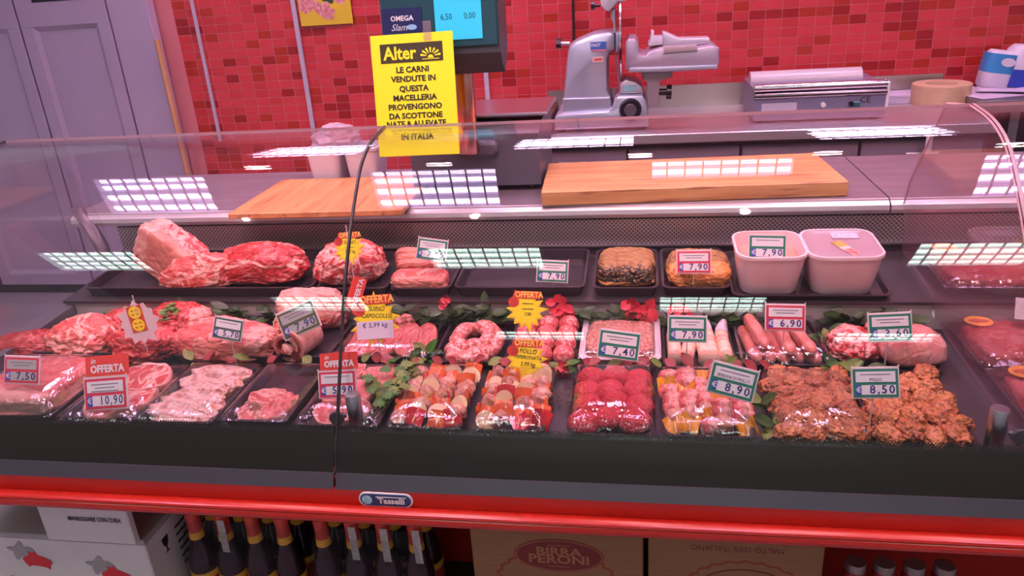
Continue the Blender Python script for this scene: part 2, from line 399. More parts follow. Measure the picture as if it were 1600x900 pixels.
# ================================================================== the refrigerated display case
CX0, CX1 = -1.63, 2.0
case = thing('display_case', 'long refrigerated meat display counter with curved glass front and red bumper', 'display case', T(.2, 1.6, 0))
red_pl = mat('red_bumper_plastic', (.60, .020, .009), .34, c2=(.54, .016, .009), scale=6)
red_base = mat('red_base_panel', (.42, .018, .012), .45)
grey_al = mat('grey_aluminium', (.075, .072, .085), .38, .5)
def ext(name, prof, m, x0=CX0, x1=CX1, smooth=True, angle=38, parent=case):
    o = part(name, MB().prism(prof, x1 - x0, 'x', x0), m, case, world=True, smooth=smooth, angle=angle); return o
ext('base_body', [(1.64, .06), (2.5, .06), (2.5, .70), (1.64, .70)], red_base, smooth=False)
ext('plinth', [(1.27, .0), (2.45, .0), (2.45, .06), (1.64, .06), (1.64, .10), (1.27, .10)], mat('plinth_dark', (.05, .03, .03), .6), smooth=False)
ext('underside', [(1.20, .603), (1.64, .603), (1.64, .70), (1.20, .70)], red_base, smooth=False)
ext('fascia', [(1.188, .640), (1.2, .640), (1.2, .6795), (1.188, .6795)], red_pl, smooth=False)
ext('bumper', [(1.197, .638), (1.180, .6465), (1.169, .6460), (1.1625, .643), (1.1605, .639), (1.1635, .6365), (1.1605, .634), (1.1585, .628), (1.1605, .620), (1.168, .613), (1.180, .610), (1.197, .609)], mat('red_bumper_roll', (.46, .014, .006), .26, c2=(.42, .012, .006), scale=6), angle=25)
for a, b_ in ((CX0, -.6025), (-.5975, .690), (.695, CX1)):
    ext('glass_sill', [(1.186, .679), (1.197, .679), (1.210, .705), (1.200, .7065)], grey_al, a, b_, smooth=False)
p = onY(603, 779.5, 1.186)
bd = part('badge', MB().prism([(.054 * (1 if abs(a) < PI / 2 else -1) * .72 + .0165 * math.cos(a), .0165 * math.sin(a)) for a in [(-PI / 2 + PI * k / 8) for k in range(9)]] +
          [(-.054 * .72 - .0165 * math.cos(a), -.0165 * math.sin(a)) for a in [(-PI / 2 + PI * k / 8) for k in range(9)]], .004, 'y', 0), white_pl, case, mtx=XF[case].inverted() @ T(p.x, p.y - .003, p.z - .001))
part('badge_field', MB().prism([(.054 * .72 + .0135 * math.cos(a), .0135 * math.sin(a)) for a in [(-PI / 2 + PI * k / 8) for k in range(9)]] +
     [(-.054 * .72 - .0135 * math.cos(a), -.0135 * math.sin(a)) for a in [(-PI / 2 + PI * k / 8) for k in range(9)]], .001, 'y', -.0006), mat('badge_blue', (.02, .045, .16), .3), bd)
part('badge_globe', MB().prism([(-.038 + .0105 * math.cos(2 * PI * k / 20), .0105 * math.sin(2 * PI * k / 20)) for k in range(20)], .001, 'y', -.0012), mat('badge_sky', (.18, .48, .66), .3, c2=(.4, .65, .75), scale=80), bd)
lettering(bd, 'Tasselli', .0185, white_pl, (.012, -.0014, -.0015), bold=.0006)
part('badge_bar', MB().box((.012, -.0012, .0078), (.062, .0008, .0016)), white_pl, bd, smooth=False)

# deck, step, shelf, back, grille, worktop
ext('deck', [(1.235, .700), (1.81, .70), (1.81, zd(1.80)), (1.262, zd(1.262)), (1.25, zd(1.25) - .012), (1.235, .712)], dark_in, smooth=False)
ext('step_riser', [(1.801, zd(1.8)), (1.82, zd(1.8)), (1.82, zs(1.8)), (1.801, zs(1.8) - .004)], mat('riser_grey', (.50, .48, .47), .4), smooth=False)
ext('rear_shelf', [(1.795, zs(1.795) - .008), (2.10, zs(2.10) - .012), (2.10, zs(2.10)), (1.795, zs(1.795))], dark_in, smooth=False)
ext('back_panel', [(2.095, zs(2.09)), (2.12, zs(2.09)), (2.12, .868), (2.095, .868)], dark_in, smooth=False)
def perf():
    m, nt, p, N = newmat('perforated_grille'); L = nt.links.new
    p.inputs['Metallic'].default_value = .7; p.inputs['Roughness'].default_value = .45
    tc = N('ShaderNodeTexCoord'); sp = N('ShaderNodeSeparateXYZ'); L(tc.outputs['Object'], sp.inputs[0])
    def sn(o, k):
        a = N('ShaderNodeMath', operation='MULTIPLY'); L(o, a.inputs[0]); a.inputs[1].default_value = k
        s_ = N('ShaderNodeMath', operation='SINE'); L(a.outputs[0], s_.inputs[0]); return s_.outputs[0]
    mu = N('ShaderNodeMath', operation='MULTIPLY'); L(sn(sp.outputs[0], 2 * PI / .012), mu.inputs[0]); L(sn(sp.outputs[2], 2 * PI / .012), mu.inputs[1])
    rp = N('ShaderNodeValToRGB'); rp.color_ramp.elements[0].position = .30; rp.color_ramp.elements[1].position = .42
    rp.color_ramp.elements[0].color = (.42, .37, .36, 1); rp.color_ramp.elements[1].color = (.02, .018, .018, 1)
    L(mu.outputs[0], rp.inputs[0]); L(rp.outputs[0], p.inputs['Base Color']); return m
ext('air_grille', [(2.10, .868), (2.12, .868), (2.12, .945), (2.096, .945)], perf(), smooth=False)
ext('grille_ledge', [(2.085, .866), (2.12, .866), (2.12, .870), (2.085, .870)], steel_dk, smooth=False)
xj = onY(1390, 320, 2.1).x
for a, b_ in ((CX0 - .15, xj - .002), (xj + .002, CX1)):
    o = ext('worktop', [(2.098, .947), (2.090, .952), (2.087, .962), (2.090, .974), (2.098, .981), (2.106, .983), (2.106, .986), (2.112, .9875), (2.116, .9875), (2.116, .947)], steel, a, b_, angle=30)
    ext('worktop_surface', [(2.116, .950), (2.116, .988), (2.60, .988), (2.60, .950)], mat('dark_worktop_steel', (.30, .25, .29), .40, .5, c2=(.24, .20, .23), scale=14, stretch=(.3, 2, 2)), a, b_, smooth=False)  # surface steel darker than the front edge

# curved glass
PROF = [(1.203, .700), (1.2105, .718), (1.227, .757), (1.259, .817), (1.298, .884), (1.350, .973), (1.409, 1.062), (1.481, 1.150), (1.553, 1.222), (1.592, 1.250), (1.640, 1.270), (1.690, 1.281), (1.770, 1.289)]
def spline(P, n=5):
    out = []
    g = lambda k: Vector(P[max(0, min(len(P) - 1, k))])
    for i in range(len(P) - 1):
        for k in range(n):
            u = k / n; a, b_, c, d_ = g(i - 1), g(i), g(i + 1), g(i + 2)
            out.append(.5 * (2 * b_ + (c - a) * u + (2 * a - 5 * b_ + 4 * c - d_) * u * u + (3 * b_ - a - 3 * c + d_) * u ** 3))
    out.append(g(len(P) - 1)); return out
GP = spline(PROF)
def offs(P, d_):
    out = []
    for i, p in enumerate(P):
        t = (P[min(i + 1, len(P) - 1)] - P[max(i - 1, 0)]).normalized(); out.append(p + Vector((t.y, -t.x)) * d_)
    return out
def band(name, P, th, x0, x1, mats, off=0.0):
    A = offs(P, off); B = offs(P, off + th); b = MB(); n = len(P)
    vs = [(x, q.x, q.y) for x in (x0, x1) for S in (A, B) for q in S]
    fs = []
    for i in range(n - 1):
        fs += [(i, i + 1, 2 * n + i + 1, 2 * n + i), (n + i, 3 * n + i, 3 * n + i + 1, n + i + 1)]
    b.add(vs, fs); b.k = 1
    fs = []
    for i in range(n - 1): fs += [(i, n + i, n + i + 1, i + 1), (2 * n + i, 2 * n + i + 1, 3 * n + i + 1, 3 * n + i)]
    fs += [(0, 2 * n, 3 * n, n), (n - 1, 2 * n - 1, 4 * n - 1, 3 * n - 1)]
    b.f += [tuple(q) for q in fs]; b.m += [1] * (len(fs) - 1) + [len(mats) - 1]
    return part(name, b, mats, case, world=True, angle=60)
g_top = mat('lit_glass_top_edge', (.62, .44, .48), .15)  # pale pink colour stands in for light trapped in the pane edge
for a, b_ in ((CX0, -.6024), (-.5976, .688), (.696, CX1)):
    band('front_glass', GP, .007, a, b_, [glass, g_edge, g_top])
    band('black_frit_band', [q for q in GP if q.y < .785], .0006, a + .002, b_ - .002, [mat('black_frit', (.014, .013, .010), .35, spec=.3), black_rub], -.0012)
def fritdots():
    m, nt, p, N = newmat('frit_dots'); L = nt.links.new; out = nt.nodes['Material Output']
    p.inputs['Base Color'].default_value = (.013, .012, .010, 1); p.inputs['Roughness'].default_value = .3
    tc = N('ShaderNodeTexCoord'); sp = N('ShaderNodeSeparateXYZ'); L(tc.outputs['Object'], sp.inputs[0])
    def sn(o, k):
        a = N('ShaderNodeMath', operation='MULTIPLY'); L(o, a.inputs[0]); a.inputs[1].default_value = k
        s_ = N('ShaderNodeMath', operation='SINE'); L(a.outputs[0], s_.inputs[0]); return s_.outputs[0]
    mu = N('ShaderNodeMath', operation='MULTIPLY'); L(sn(sp.outputs[0], 2 * PI / .006), mu.inputs[0]); L(sn(sp.outputs[2], 2 * PI / .0054), mu.inputs[1])
    zr = N('ShaderNodeMapRange'); L(sp.outputs[2], zr.inputs[0]); zr.inputs[1].default_value = .778; zr.inputs[2].default_value = .800; zr.inputs[3].default_value = -.9; zr.inputs[4].default_value = .95
    gt = N('ShaderNodeMath', operation='GREATER_THAN'); L(mu.outputs[0], gt.inputs[0]); L(zr.outputs[0], gt.inputs[1])
    tr = N('ShaderNodeBsdfTransparent'); mx = N('ShaderNodeMixShader'); L(gt.outputs[0], mx.inputs[0]); L(tr.outputs[0], mx.inputs[1]); L(p.outputs[0], mx.inputs[2]); L(mx.outputs[0], out.inputs[0]); return m
fd = fritdots()
for a, b_ in ((CX0, -.6024), (-.5976, .688), (.696, CX1)):
    band('frit_dot_edge', [q for q in GP if .774 < q.y < .803], .0004, a + .002, b_ - .002, [fd, fd], -.0010)
band('joint_gasket', GP, .0085, -.6022, -.5978, [black_rub, black_rub], -.0006)
band('joint_gasket', GP, .008, .6885, .6955, [mat('joint_pink', (.30, .19, .22), .3), black_rub], -.0003)
# end panes
def endpane(x, top, name, m):
    ins = [(q.x, q.y) for q in offs(GP, .008) if q.y > .74]
    pts = ins + top
    b = MB().prism(pts, .006, 'x', x); return part(name, b, [m], case, world=True, smooth=False)
endpane(.685, [(1.90, 1.268), (2.07, 1.045), (2.09, .99), (2.06, .92), (2.06, .86), (1.83, .835), (1.79, .785)], 'partition_glass', glass_end)
tp = [(.6885, 1.900, 1.268), (.6885, 2.07, 1.045), (.6885, 2.10, .96)]
part('partition_edge', MB().tube(tp, .0025, 6), mat('edge_pink', (.75, .48, .50), .2), case, world=True)
part('partition_edge', MB().tube([(.6885, q.x + .004, q.y - .004) for q in GP if q.y > .8] + [(.6885, 1.90, 1.268)], .003, 6), mat('edge_pink', None), case, world=True)
endpane(CX0, [(1.90, 1.25), (1.99, 1.12), (2.03, .99), (2.05, .84), (1.79, .80)], 'end_glass', glass)
part('end_cheek', MB().tube([(-1.78, 2.13, 1.0), (-1.745, 2.10, .985), (-1.70, 2.07, .95), (-1.665, 2.05, .90), (-1.645, 2.03, .84)], .020, 8, flat=.4), mat('cheek_dark', (.10, .085, .10), .35, .3), case, world=True)
part('end_rail', MB().prism([(1.25, .775), (1.90, .815), (2.06, .835), (2.06, .80), (1.25, .74)], .022, 'x', CX0 + .008), mat('rail_grey', (.26, .23, .26), .3, .6), case, world=True, smooth=False)
for u, v, k in ((553, 632, -1), (1559, 660, 1)):
    p = onY(u, v, 1.300)
    c = part('glass_clamp', MB().lathe([(.0145, 0), (.016, .002), (.016, .086), (.0145, .088)], 20), mat('clamp_steel', (.50, .56, .56), .28, 1), case, mtx=XF[case].inverted() @ T(p.x, p.y, zd(p.y) + .004))
    part('clamp_knob', MB().cyl((k * .014, -.012, .045), (k * .027, -.018, .045), .005, n=10).cyl((k * .030, -.022, .045), (k * .030, -.029, .045), .0155, n=18), mat('knob_grey', (.13, .14, .14), .4, .5), c)

# ================================================================== on the worktop
WZ = .988
woodA = mat('board_wood', (.66, .37, .15), .50, c2=(.46, .21, .075), scale=9, detail=8, lo=.32, hi=.68, bump=.1, stretch=(.35, 5, 5), spots=.36, sc=(.30, .13, .06), sscale=14)
woodB = mat('board_wood_orange', (.70, .34, .13), .44, c2=(.50, .20, .07), scale=9, detail=7, lo=.30, hi=.70, bump=.08, stretch=(4, .35, 4), spots=.34, sc=(.34, .14, .06), sscale=12)
def board(label, u0, v0, u1, v1, th, dep, m, skew=0):
    a, b = onZ(u0, v0, WZ + th + .0005), onZ(u1, v1, WZ + th + .0005); L_ = (b - a).length; an = math.atan2(b.y - a.y, b.x - a.x)
    return solo('cutting_board', MB().box((L_ / 2, dep / 2, th / 2), (L_, dep, th), .003), m, label, 'cutting board', T(a.x, a.y, WZ + .0004, 0, 0, an), smooth=False)
board('thick wooden cutting board with a worn scratched top on the right of the worktop', 845, 300, 1327, 283, .042, .35, woodA)
lb = board('thinner orange wooden cutting board on the left half of the steel worktop', 355, 334, 628, 327, .019, .40, woodB)

# ---- electronic scale
body_g = mat('scale_grey', (.10, .10, .13), .38)
hd = mat('scale_head_dark', (.045, .045, .055), .4)
sy = 2.27
x0, x1 = onY(648, 300, sy).x, onY(846, 300, sy).x
sc_ = thing('electronic_scale', 'dark shop weighing scale with a raised display head and lit screen', 'scale', T((x0 + x1) / 2, sy, WZ))
W_ = x1 - x0
b = MB(); b.prism([(0, .018), (0, .175), (.03, .195), (.30, .205), (.33, .19), (.33, .018)], W_, 'x', -W_ / 2)
part('body', b, body_g, sc_, angle=20)
for i in (-1, 1):
    for j in (.04, .29): part('foot', MB().cyl((i * W_ * .42, j, 0), (i * W_ * .42, j, .02), .014), black_rub, sc_)
part('weighing_plate', MB().box((.02, .18, .225), (W_ * 1.02, .30, .012), .004).box((0, .18, .212), (.1, .1, .02)), mat('plate_steel', (.60, .55, .60), .25, 1), sc_, smooth=False)
cx = onY(730, 190, 2.25).x - (x0 + x1) / 2
part('column', MB().box((cx, -.03, .31), (.062, .035, .38), .010), mat('column_red_reflection', (.80, .42, .34), .22, 1, c2=(.62, .24, .20), scale=30, stretch=(6, 6, .05)), sc_, angle=50)  # steel column, the red tiles' reflection put into its colour
part('column_bracket', MB().box((cx + .02, .0, .135), (.13, .05, .05), .012), body_g, sc_)
HY = 2.10
ha, hb = onY(594, 40, HY), onY(783, 92, HY)
hz = hb.z - .012; hw = hb.x - ha.x; hx = (ha.x + hb.x) / 2; HH = .27
hm = XF[sc_].inverted() @ T(hx, HY, hz, R(-6))
h = part('display_head', MB().prism([(0, .03), (0, HH), (.05, HH + .02), (.11, HH), (.115, .04), (.06, -.022), (.02, 0)], hw, 'x', -hw / 2), hd, sc_, mtx=hm, angle=25)
bz = part('screen_bezel', MB().box((0, -.004, .155), (hw * .97, .008, .215), .003), mat('bezel_teal', (.012, .06, .075), .25), h, smooth=False)
sx0, sz0 = hw * (.47 - .5), .062
part('lcd_screen', MB().box((sx0 + hw * .195, -.0095, sz0 + .055 + .03), (hw * .39, .003, .16)), mat('lcd_cyan', (.02, .25, .38), .2, emit=(.03, .42, .62), estr=.75), h, smooth=False)
lettering(h, '6,50      0,00', .022, mat('lcd_ink', (.0, .05, .09), .4), (sx0 + hw * .195, -.0115, .125), sx=.85)
part('maker_plate', MB().box((-hw * .31, -.0095, .112), (hw * .34, .003, .085)), mat('plate_navy', (.012, .018, .085), .3), h, smooth=False)
lettering(h, 'OMEGA', .018, white_card, (-hw * .31, -.0115, .128), bold=.0004)
lettering(h, 'Slam', .024, mat('silver_ink', (.6, .66, .72), .4), (-hw * .34, -.0115, .105), shear=.35)
part('plate_oval', MB().prism([(-hw * .23 + .014 * math.cos(a * PI / 8), .105 + .007 * math.sin(a * PI / 8)) for a in range(16)], .001, 'y', -.0115), mat('oval_blue', (.25, .5, .7), .4), h)
lettering(h, 'BILANCE', .0085, white_card, (-hw * .30, -.0115, .083))
part('green_sticker', MB().box((-hw * .25, -.0092, .045), (.042, .002, .034)), mat('sticker_green', (.0, .22, .06), .4, c2=(.02, .45, .16), scale=150, lo=.45, hi=.55), h, smooth=False)

# ---- yellow notice
sh = thing('yellow_notice', 'yellow paper notice with black Italian lettering hung under the scale display', 'notice', T(onY(660, 243, 2.0)))
tl, tr_, bl, br = onY(574, 57, 2.055), onY(703, 48, 2.055), onY(597, 245, 2.0), onY(722, 240, 2.0)
NC = (tl + tr_ + bl + br) / 4
ux = ((tr_ - tl) + (br - bl)).normalized(); uz = ((tl - bl) + (tr_ - br)); uz = (uz - ux * uz.dot(ux)).normalized(); uy = uz.cross(ux)
NM = Matrix(((ux.x, uy.x, uz.x, NC.x), (ux.y, uy.y, uz.y, NC.y), (ux.z, uy.z, uz.z, NC.z), (0, 0, 0, 1)))
NW, NH = ((tr_ - tl).length + (br - bl).length) / 2, ((tl - bl).length + (tr_ - br).length) / 2
sh.matrix_basis = NM; XF[sh] = NM
pap = mat('yellow_paper', (.86, .90, .015), .65)
part('sheet', MB().box((0, .0006, 0), (NW, .0008, NH)), pap, sh, smooth=False)
def ny(y): return (146.5 - y) / 188 * NH
lg = part('logo_block', MB().box((-.002, -.0004, ny(81)), (NW * .76, .0006, NH * .155), .0002), mat('logo_black', (.035, .03, .008), .6), sh, smooth=False)
lettering(lg, 'Alter', .046, pap, (-.034, -.0009, ny(82)), bold=.0012, sx=.92)
for k in range(7):
    a = PI * (k + .5) / 7 if 0 < k < 6 else (PI * .06 if k == 0 else PI * .94)
    part('logo_ray', MB().prism([(.050 + math.cos(a) * r_ * 1.25 + q * math.sin(a), ny(88) + math.sin(a) * r_ - q * math.cos(a)) for r_, q in ((.009, -.001), (.021, -.0028), (.023, 0), (.021, .0028), (.009, .001))], .0004, 'y', -.0009), pap, lg, smooth=False)
part('logo_sun', MB().prism([(.050 + .008 * math.cos(PI * k / 10), ny(90.5) + .008 * math.sin(PI * k / 10)) for k in range(11)], .0004, 'y', -.0009), pap, lg, smooth=False)
part('logo_line', MB().box((.050, -.0008, ny(92)), (.046, .0004, .0018)), pap, lg, smooth=False)
for s, y, dx in (('LE CARNI', 107, 0), ('VENDUTE IN', 121, .001), ('QUESTA', 136, 0), ('MACELLERIA', 150, .001), ('PROVENGONO', 164, .0), ('DA SCOTTONE', 178, .0), ('NATE & ALLEVATE', 190.5, .0), ('IN ITALIA', 211, 0)):
    lettering(sh, s, .0205, ink, (dx - .002, -.0004, ny(y)), bold=.0007, sx=1.04 if len(s) < 14 else .98)
part('tape', MB().box((NW * .2, -.0008, NH / 2 + .004), (.022, .0005, .05)), glassmat('sticky_tape', k=1.5, rough=.2, haze=.1), sh, smooth=False)

# ---- white tubs and a crumpled bag behind the left board
def rrect(w_, d_, r_, n=5, z=0.0, cx=0.0, cy=0.0):
    pts = []
    for (sx_, sy_, a0) in ((1, 1, 0), (-1, 1, PI / 2), (-1, -1, PI), (1, -1, 3 * PI / 2)):
        for k in range(n + 1):
            a = a0 + PI / 2 * k / n; pts.append((cx + sx_ * (w_ / 2 - r_) + r_ * math.cos(a), cy + sy_ * (d_ / 2 - r_) + r_ * math.sin(a), z))
    return pts
frost = mat('frosted_white', (.66, .60, .68), .4)
for u, s in ((522, 'left'), (577, 'right')):
    p = onZ(u, 276, WZ); p.y = max(p.y, 2.44)
    p = Vector((onZ(u, 276, WZ).x, 2.50, WZ))
    b = MB(); b.loops([rrect(.10, .12, .02, z=0), rrect(.118, .14, .025, z=.10), rrect(.124, .146, .027, z=.102), rrect(.124, .146, .027, z=.112), rrect(.112, .13, .022, z=.112), rrect(.095, .11, .02, z=.006)])
    solo('plastic_tub', b, frost, 'small frosted white tub behind the thin cutting board, %s of the pair' % s, 'tub', T(p), 'white tubs on the worktop')
def crumple(name, label, cat, mtx, dx, dy, dz, seed, m, amp=.35, sub=4, freq=4):
    bm = bmesh.new(); bmesh.ops.create_icosphere(bm, subdivisions=sub, radius=1)
    o_ = Vector((seed * 3.7, seed * 1.3, seed * 2.1))
    for v in bm.verts:
        n_ = noise.noise(v.co * freq * .5 + o_) * amp + abs(noise.noise(v.co * freq + o_)) * amp * .6
        q = v.co * (1 + n_); q.z = max(q.z, -.45); v.co = Vector((q.x * dx, q.y * dy, (q.z + .45) * dz))
    me = bpy.data.meshes.new(name); bm.to_mesh(me); bm.free(); me.materials.append(m)
    return tag(link(name, me, None, mtx), label, cat)
p = Vector((onZ(540, 276, WZ).x - .01, 2.50, WZ + .1122))
crumple('plastic_bag', 'crumpled translucent white plastic bag lying on the small tubs', 'bag', T(p), .085, .06, .048, 3, glassmat('bag_film', tint=(.85, .8, .85), k=1.5, rough=.25, bump=.8, haze=.35, hazec=(.75, .65, .75)), .3)

# ================================================================== back bench and its tools
BZ = .96
bench = thing('steel_workbench', 'long steel workbench with cupboard fronts along the red tiled wall', 'workbench', T(.2, 3.5, 0))
bx0, bx1 = -1.0, 1.36
part('top', MB().box(((bx0 + bx1) / 2, 3.53, BZ - .02), (bx1 - bx0, .65, .04), .004), steel, bench, world=True, smooth=False)
part('splashback', MB().box(((onY(858, 170, 3.85).x + bx1) / 2, 3.853, BZ + .052), (bx1 - onY(858, 170, 3.85).x, .012, .104)), mat('splash_steel', (.52, .50, .44), .35, .9), bench, world=True, smooth=False)
pur = mat('cupboard_grey_lilac', (.26, .21, .27), .4)
part('cupboard_body', MB().box(((bx0 + bx1) / 2, 3.56, .48), (bx1 - bx0 - .04, .56, .86)), mat('cupboard_dark', (.06, .045, .06), .6), bench, world=True, smooth=False)
n_ = 5; dw = (bx1 - bx0 - .04) / n_
for k in range(n_):
    dr = part('cupboard_door', MB().box((bx0 + .02 + dw * (k + .5), 3.268, .49), (dw - .012, .02, .80), .003), pur, bench, world=True, smooth=False)
    part('door_handle', MB().cyl((0, 0, 0), (.12, 0, 0), .006, n=8), steel, dr, mtx=Matrix.Translation(Vector((bx0 + .02 + dw * (k + .5) - .06, 3.245, .84)) - Vector((.2, 3.5, 0))))
part('service_pipe', MB().tube([(onY(1452, 220, 3.2).x, 3.2, .05), (onY(1452, 220, 3.2).x, 3.2, .92)], .012, 10), white_pl, bench, world=True)
rb = thing('steel_side_table', 'steel side table at the right end of the tiled wall carrying papers and tissue packs', 'table', T(2.0, 3.6, 0))
RX0 = 1.37
RZ = 1.0
part('top', MB().box(((RX0 + 2.6) / 2, 3.655, RZ - .025), (2.6 - RX0, .40, .05), .003), mat('side_table_steel', (.36, .35, .36), .4, .9), rb, world=True, smooth=False)
for x, y in ((RX0 + .3, 3.5), (2.5, 3.5), (RX0 + .3, 3.82), (2.5, 3.82)): part('leg', MB().box((x, y, (RZ - .05) / 2), (.04, .04, RZ - .05)), steel_dk, rb, world=True, smooth=False)
part('shade_sheet', MB().box(((RX0 + 2.6) / 2 + .1, 3.84, .45), (2.3 - RX0, .01, .9)), mat('under_table_dark', (.03, .02, .025), .7), rb, world=True, smooth=False)  # added dark sheet stands in for the shade under the table

# ---- slicer
SYF = 3.30
alu = mat('cast_aluminium', (.54, .57, .70), .30, .6, c2=(.49, .52, .64), scale=14)
alu2 = mat('pale_aluminium', (.62, .58, .64), .38, .5)
so = onY(940, 208, SYF); so.z = BZ
sl = thing('meat_slicer', 'large silver electric meat slicer with upright blade on the workbench', 'slicer', T(so.x, SYF, BZ))
def sp(pts, dy=0.0): return [(q.x - so.x, q.z - BZ) for q in (onY(u, v, SYF + dy) for u, v in pts)]
def solidpoly(pts, y0, dep, bev):
    cx_ = sum(p[0] for p in pts) / len(pts); cz_ = sum(p[1] for p in pts) / len(pts); b = MB()
    def ins(e):
        o = []
        for i, p in enumerate(pts):
            a, c = Vector(pts[i - 1]), Vector(pts[(i + 1) % len(pts)]); q = Vector(p); t1 = (q - a).normalized(); t2 = (c - q).normalized(); t = (t1 + t2).normalized()
            n1 = Vector((-t.y, t.x)); o.append(q + n1 * e * sgn)
        return o
    ar = sum(pts[i - 1][0] * pts[i][1] - pts[i][0] * pts[i - 1][1] for i in range(len(pts))); sgn = 1 if ar > 0 else -1
    L_ = []
    for e, y in ((bev, y0), (bev * .3, y0 + bev * .3), (0, y0 + bev), (0, y0 + dep - bev), (bev, y0 + dep)): L_.append([(q[0], y, q[1]) for q in ins(e)])
    return b.loops(L_)
ys = [p for p in sp([(866, 212), (866, 184), (872, 178), (950, 173), (957, 168), (960, 154), (966, 150), (1004, 149), (1009, 156), (1013, 180), (1014, 208)])]
ys = [(x, max(z, .012)) for x, z in ys]
part('base', solidpoly(ys, 0, .34, .012), alu, sl, angle=30)
for x in (ys[0][0] + .03, ys[-1][0] - .03):
    for y in (.04, .30): part('foot', MB().cyl((x, y, 0), (x, y, .014), .016, n=12), black_rub, sl)
part('motor_housing', solidpoly(sp([(877, 176), (880, 130), (885, 82), (889, 72), (897, 66), (925, 54), (950, 50), (958, 53), (961, 60), (961, 80), (953, 85), (949, 95), (949, 145), (953, 152), (954, 174)]), .05, .20, .022), alu, sl, angle=30)
part('housing_foot', solidpoly(sp([(877, 178), (878, 156), (953, 154), (955, 176)]), .035, .23, .006), alu, sl, angle=30)
bc = Vector(sp([(969, 62)])[0]); b = MB()
vs = []
for t_, r_ in ((-.006, .17), (-.002, .182), (.004, .182), (.006, .10)):
    vs.append([(bc.x + t_, .16 + r_ * math.cos(2 * PI * k / 40), bc.y + r_ * math.sin(2 * PI * k / 40)) for k in range(40)])
part('blade', b.loops(vs), mat('blade_steel', (.70, .66, .74), .15, 1), sl, angle=30)
part('blade_guard', solidpoly(sp([(962, 52), (967, 52), (967, 82), (962, 84)]), .03, .26, .004), alu, sl)
part('sharpener', solidpoly(sp([(936, 0), (938, -14), (974, -14), (978, 2), (966, 4), (960, 10), (952, 19), (945, 18), (938, 10)]), .06, .16, .008), mat('sharpener_white', (.62, .62, .66), .35), sl)
part('sharpener_arm', solidpoly(sp([(953, 18), (960, 14), (961, 36), (963, 60), (957, 60), (957, 40), (953, 30)]), .10, .05, .004), alu2, sl)
kp = sp([(936, 11), (923, 11)]); part('sharpener_knob', MB().cyl((kp[0][0], .12, kp[0][1]), (kp[1][0], .12, kp[1][1]), .006, n=10).cyl((kp[1][0] - .006, .12, kp[1][1]), (kp[1][0] + .01, .12, kp[1][1]), .016, n=14), black_pl, sl)
kp = sp([(886, 73), (872, 73), (864, 73)]); part('housing_knob', MB().cyl((kp[1][0], .14, kp[1][1]), (kp[2][0], .14, kp[2][1]), .022, n=8), black_pl, sl)
part('knob_stem', MB().cyl((kp[0][0], .14, kp[0][1]), (kp[1][0], .14, kp[1][1]), .009, n=10), steel, sl)
part('guide_rod', MB().tube([(sp([(960, 84)])[0][0], .10, sp([(960, 84)])[0][1]), (sp([(967, 138)])[0][0], .10, sp([(967, 138)])[0][1])], .004, 8), steel, sl)
part('blade_foot', solidpoly(sp([(968, 149), (969, 133), (978, 127), (992, 130), (1003, 138), (1005, 148)]), .04, .20, .005), alu2, sl)
part('foot_window', MB().box((sp([(984, 140)])[0][0], .041, sp([(984, 140)])[0][1]), (.056, .006, .028), .002), mat('window_aqua', (.30, .55, .60), .25), sl, smooth=False)
c = sp([(985, 171)])[0]; part('thickness_dial', MB().tube([(c[0], .0, c[1]), (c[0], -.012, c[1]), (c[0], -.02, c[1])], [.047, .046, .040], 24), black_pl, sl)
part('dial_ring', MB().tube([(c[0], -.0205, c[1]), (c[0], -.023, c[1])], [.026, .024], 24), mat('dial_grey', (.10, .08, .10), .35), sl)
part('carriage', solidpoly(sp([(978, 108), (977, 66), (982, 60), (993, 60), (997, 66), (998, 80), (1001, 85), (1008, 86), (1014, 80), (1035, 74), (1050, 79), (1090, 74), (1113, 70), (1123, 74), (1123, 98), (1119, 107), (1050, 111), (990, 112)]), -.02, .26, .008), mat('carriage_alu', (.48, .40, .50), .35, .5), sl, angle=30)
part('carriage_lip', solidpoly(sp([(982, 112), (984, 105), (1119, 100), (1121, 106), (1050, 111)]), -.032, .02, .003), alu, sl)
part('meat_pusher', solidpoly(sp([(1036, 76), (1036, 52), (1040, 52), (1062, 62), (1108, 61), (1110, 61), (1113, 70), (1050, 78)]), .06, .10, .004), alu2, sl)
part('pusher_plate', solidpoly(sp([(1013, 70), (1016, 66), (1018, 51), (1022, 51), (1023, 60), (1036, 59), (1036, 72), (1014, 74)]), .05, .12, .003), mat('pusher_white', (.62, .60, .64), .35), sl)
part('carriage_block', solidpoly(sp([(1036, 82), (1037, 72), (1088, 69), (1089, 78)]), -.030, .02, .002), mat('block_beige', (.46, .38, .38), .45), sl)
part('carriage_arm', solidpoly(sp([(1013, 169), (1011, 130), (1002, 121), (1002, 113), (1051, 112), (1051, 121), (1032, 127), (1030, 145), (1029, 169)]), .02, .10, .004), mat('arm_beige', (.46, .40, .44), .4, .4), sl)
kp = sp([(1030, 147), (1042, 147), (1050, 147)]); part('arm_knob', MB().cyl((kp[0][0], .06, kp[0][1]), (kp[1][0], .06, kp[1][1]), .014, n=12).cyl((kp[1][0], .06, kp[1][1]), (kp[2][0], .06, kp[2][1]), .030, n=10), black_pl, sl)
c = sp([(934, 73)])[0]; st = part('maker_sticker', MB().box((c[0], .048, c[1]), (.066, .003, .030)), mat('sticker_blue', (.05, .14, .48), .35), sl, smooth=False)
part('sticker_stripe', MB().box((c[0], .0475, c[1] - .019), (.060, .003, .008)), mat('sticker_rose', (.6, .2, .25), .4), sl, smooth=False)
lettering(st, 'FAST', .018, white_card, (c[0] - .010, .0460, c[1] + .002), bold=.0005)
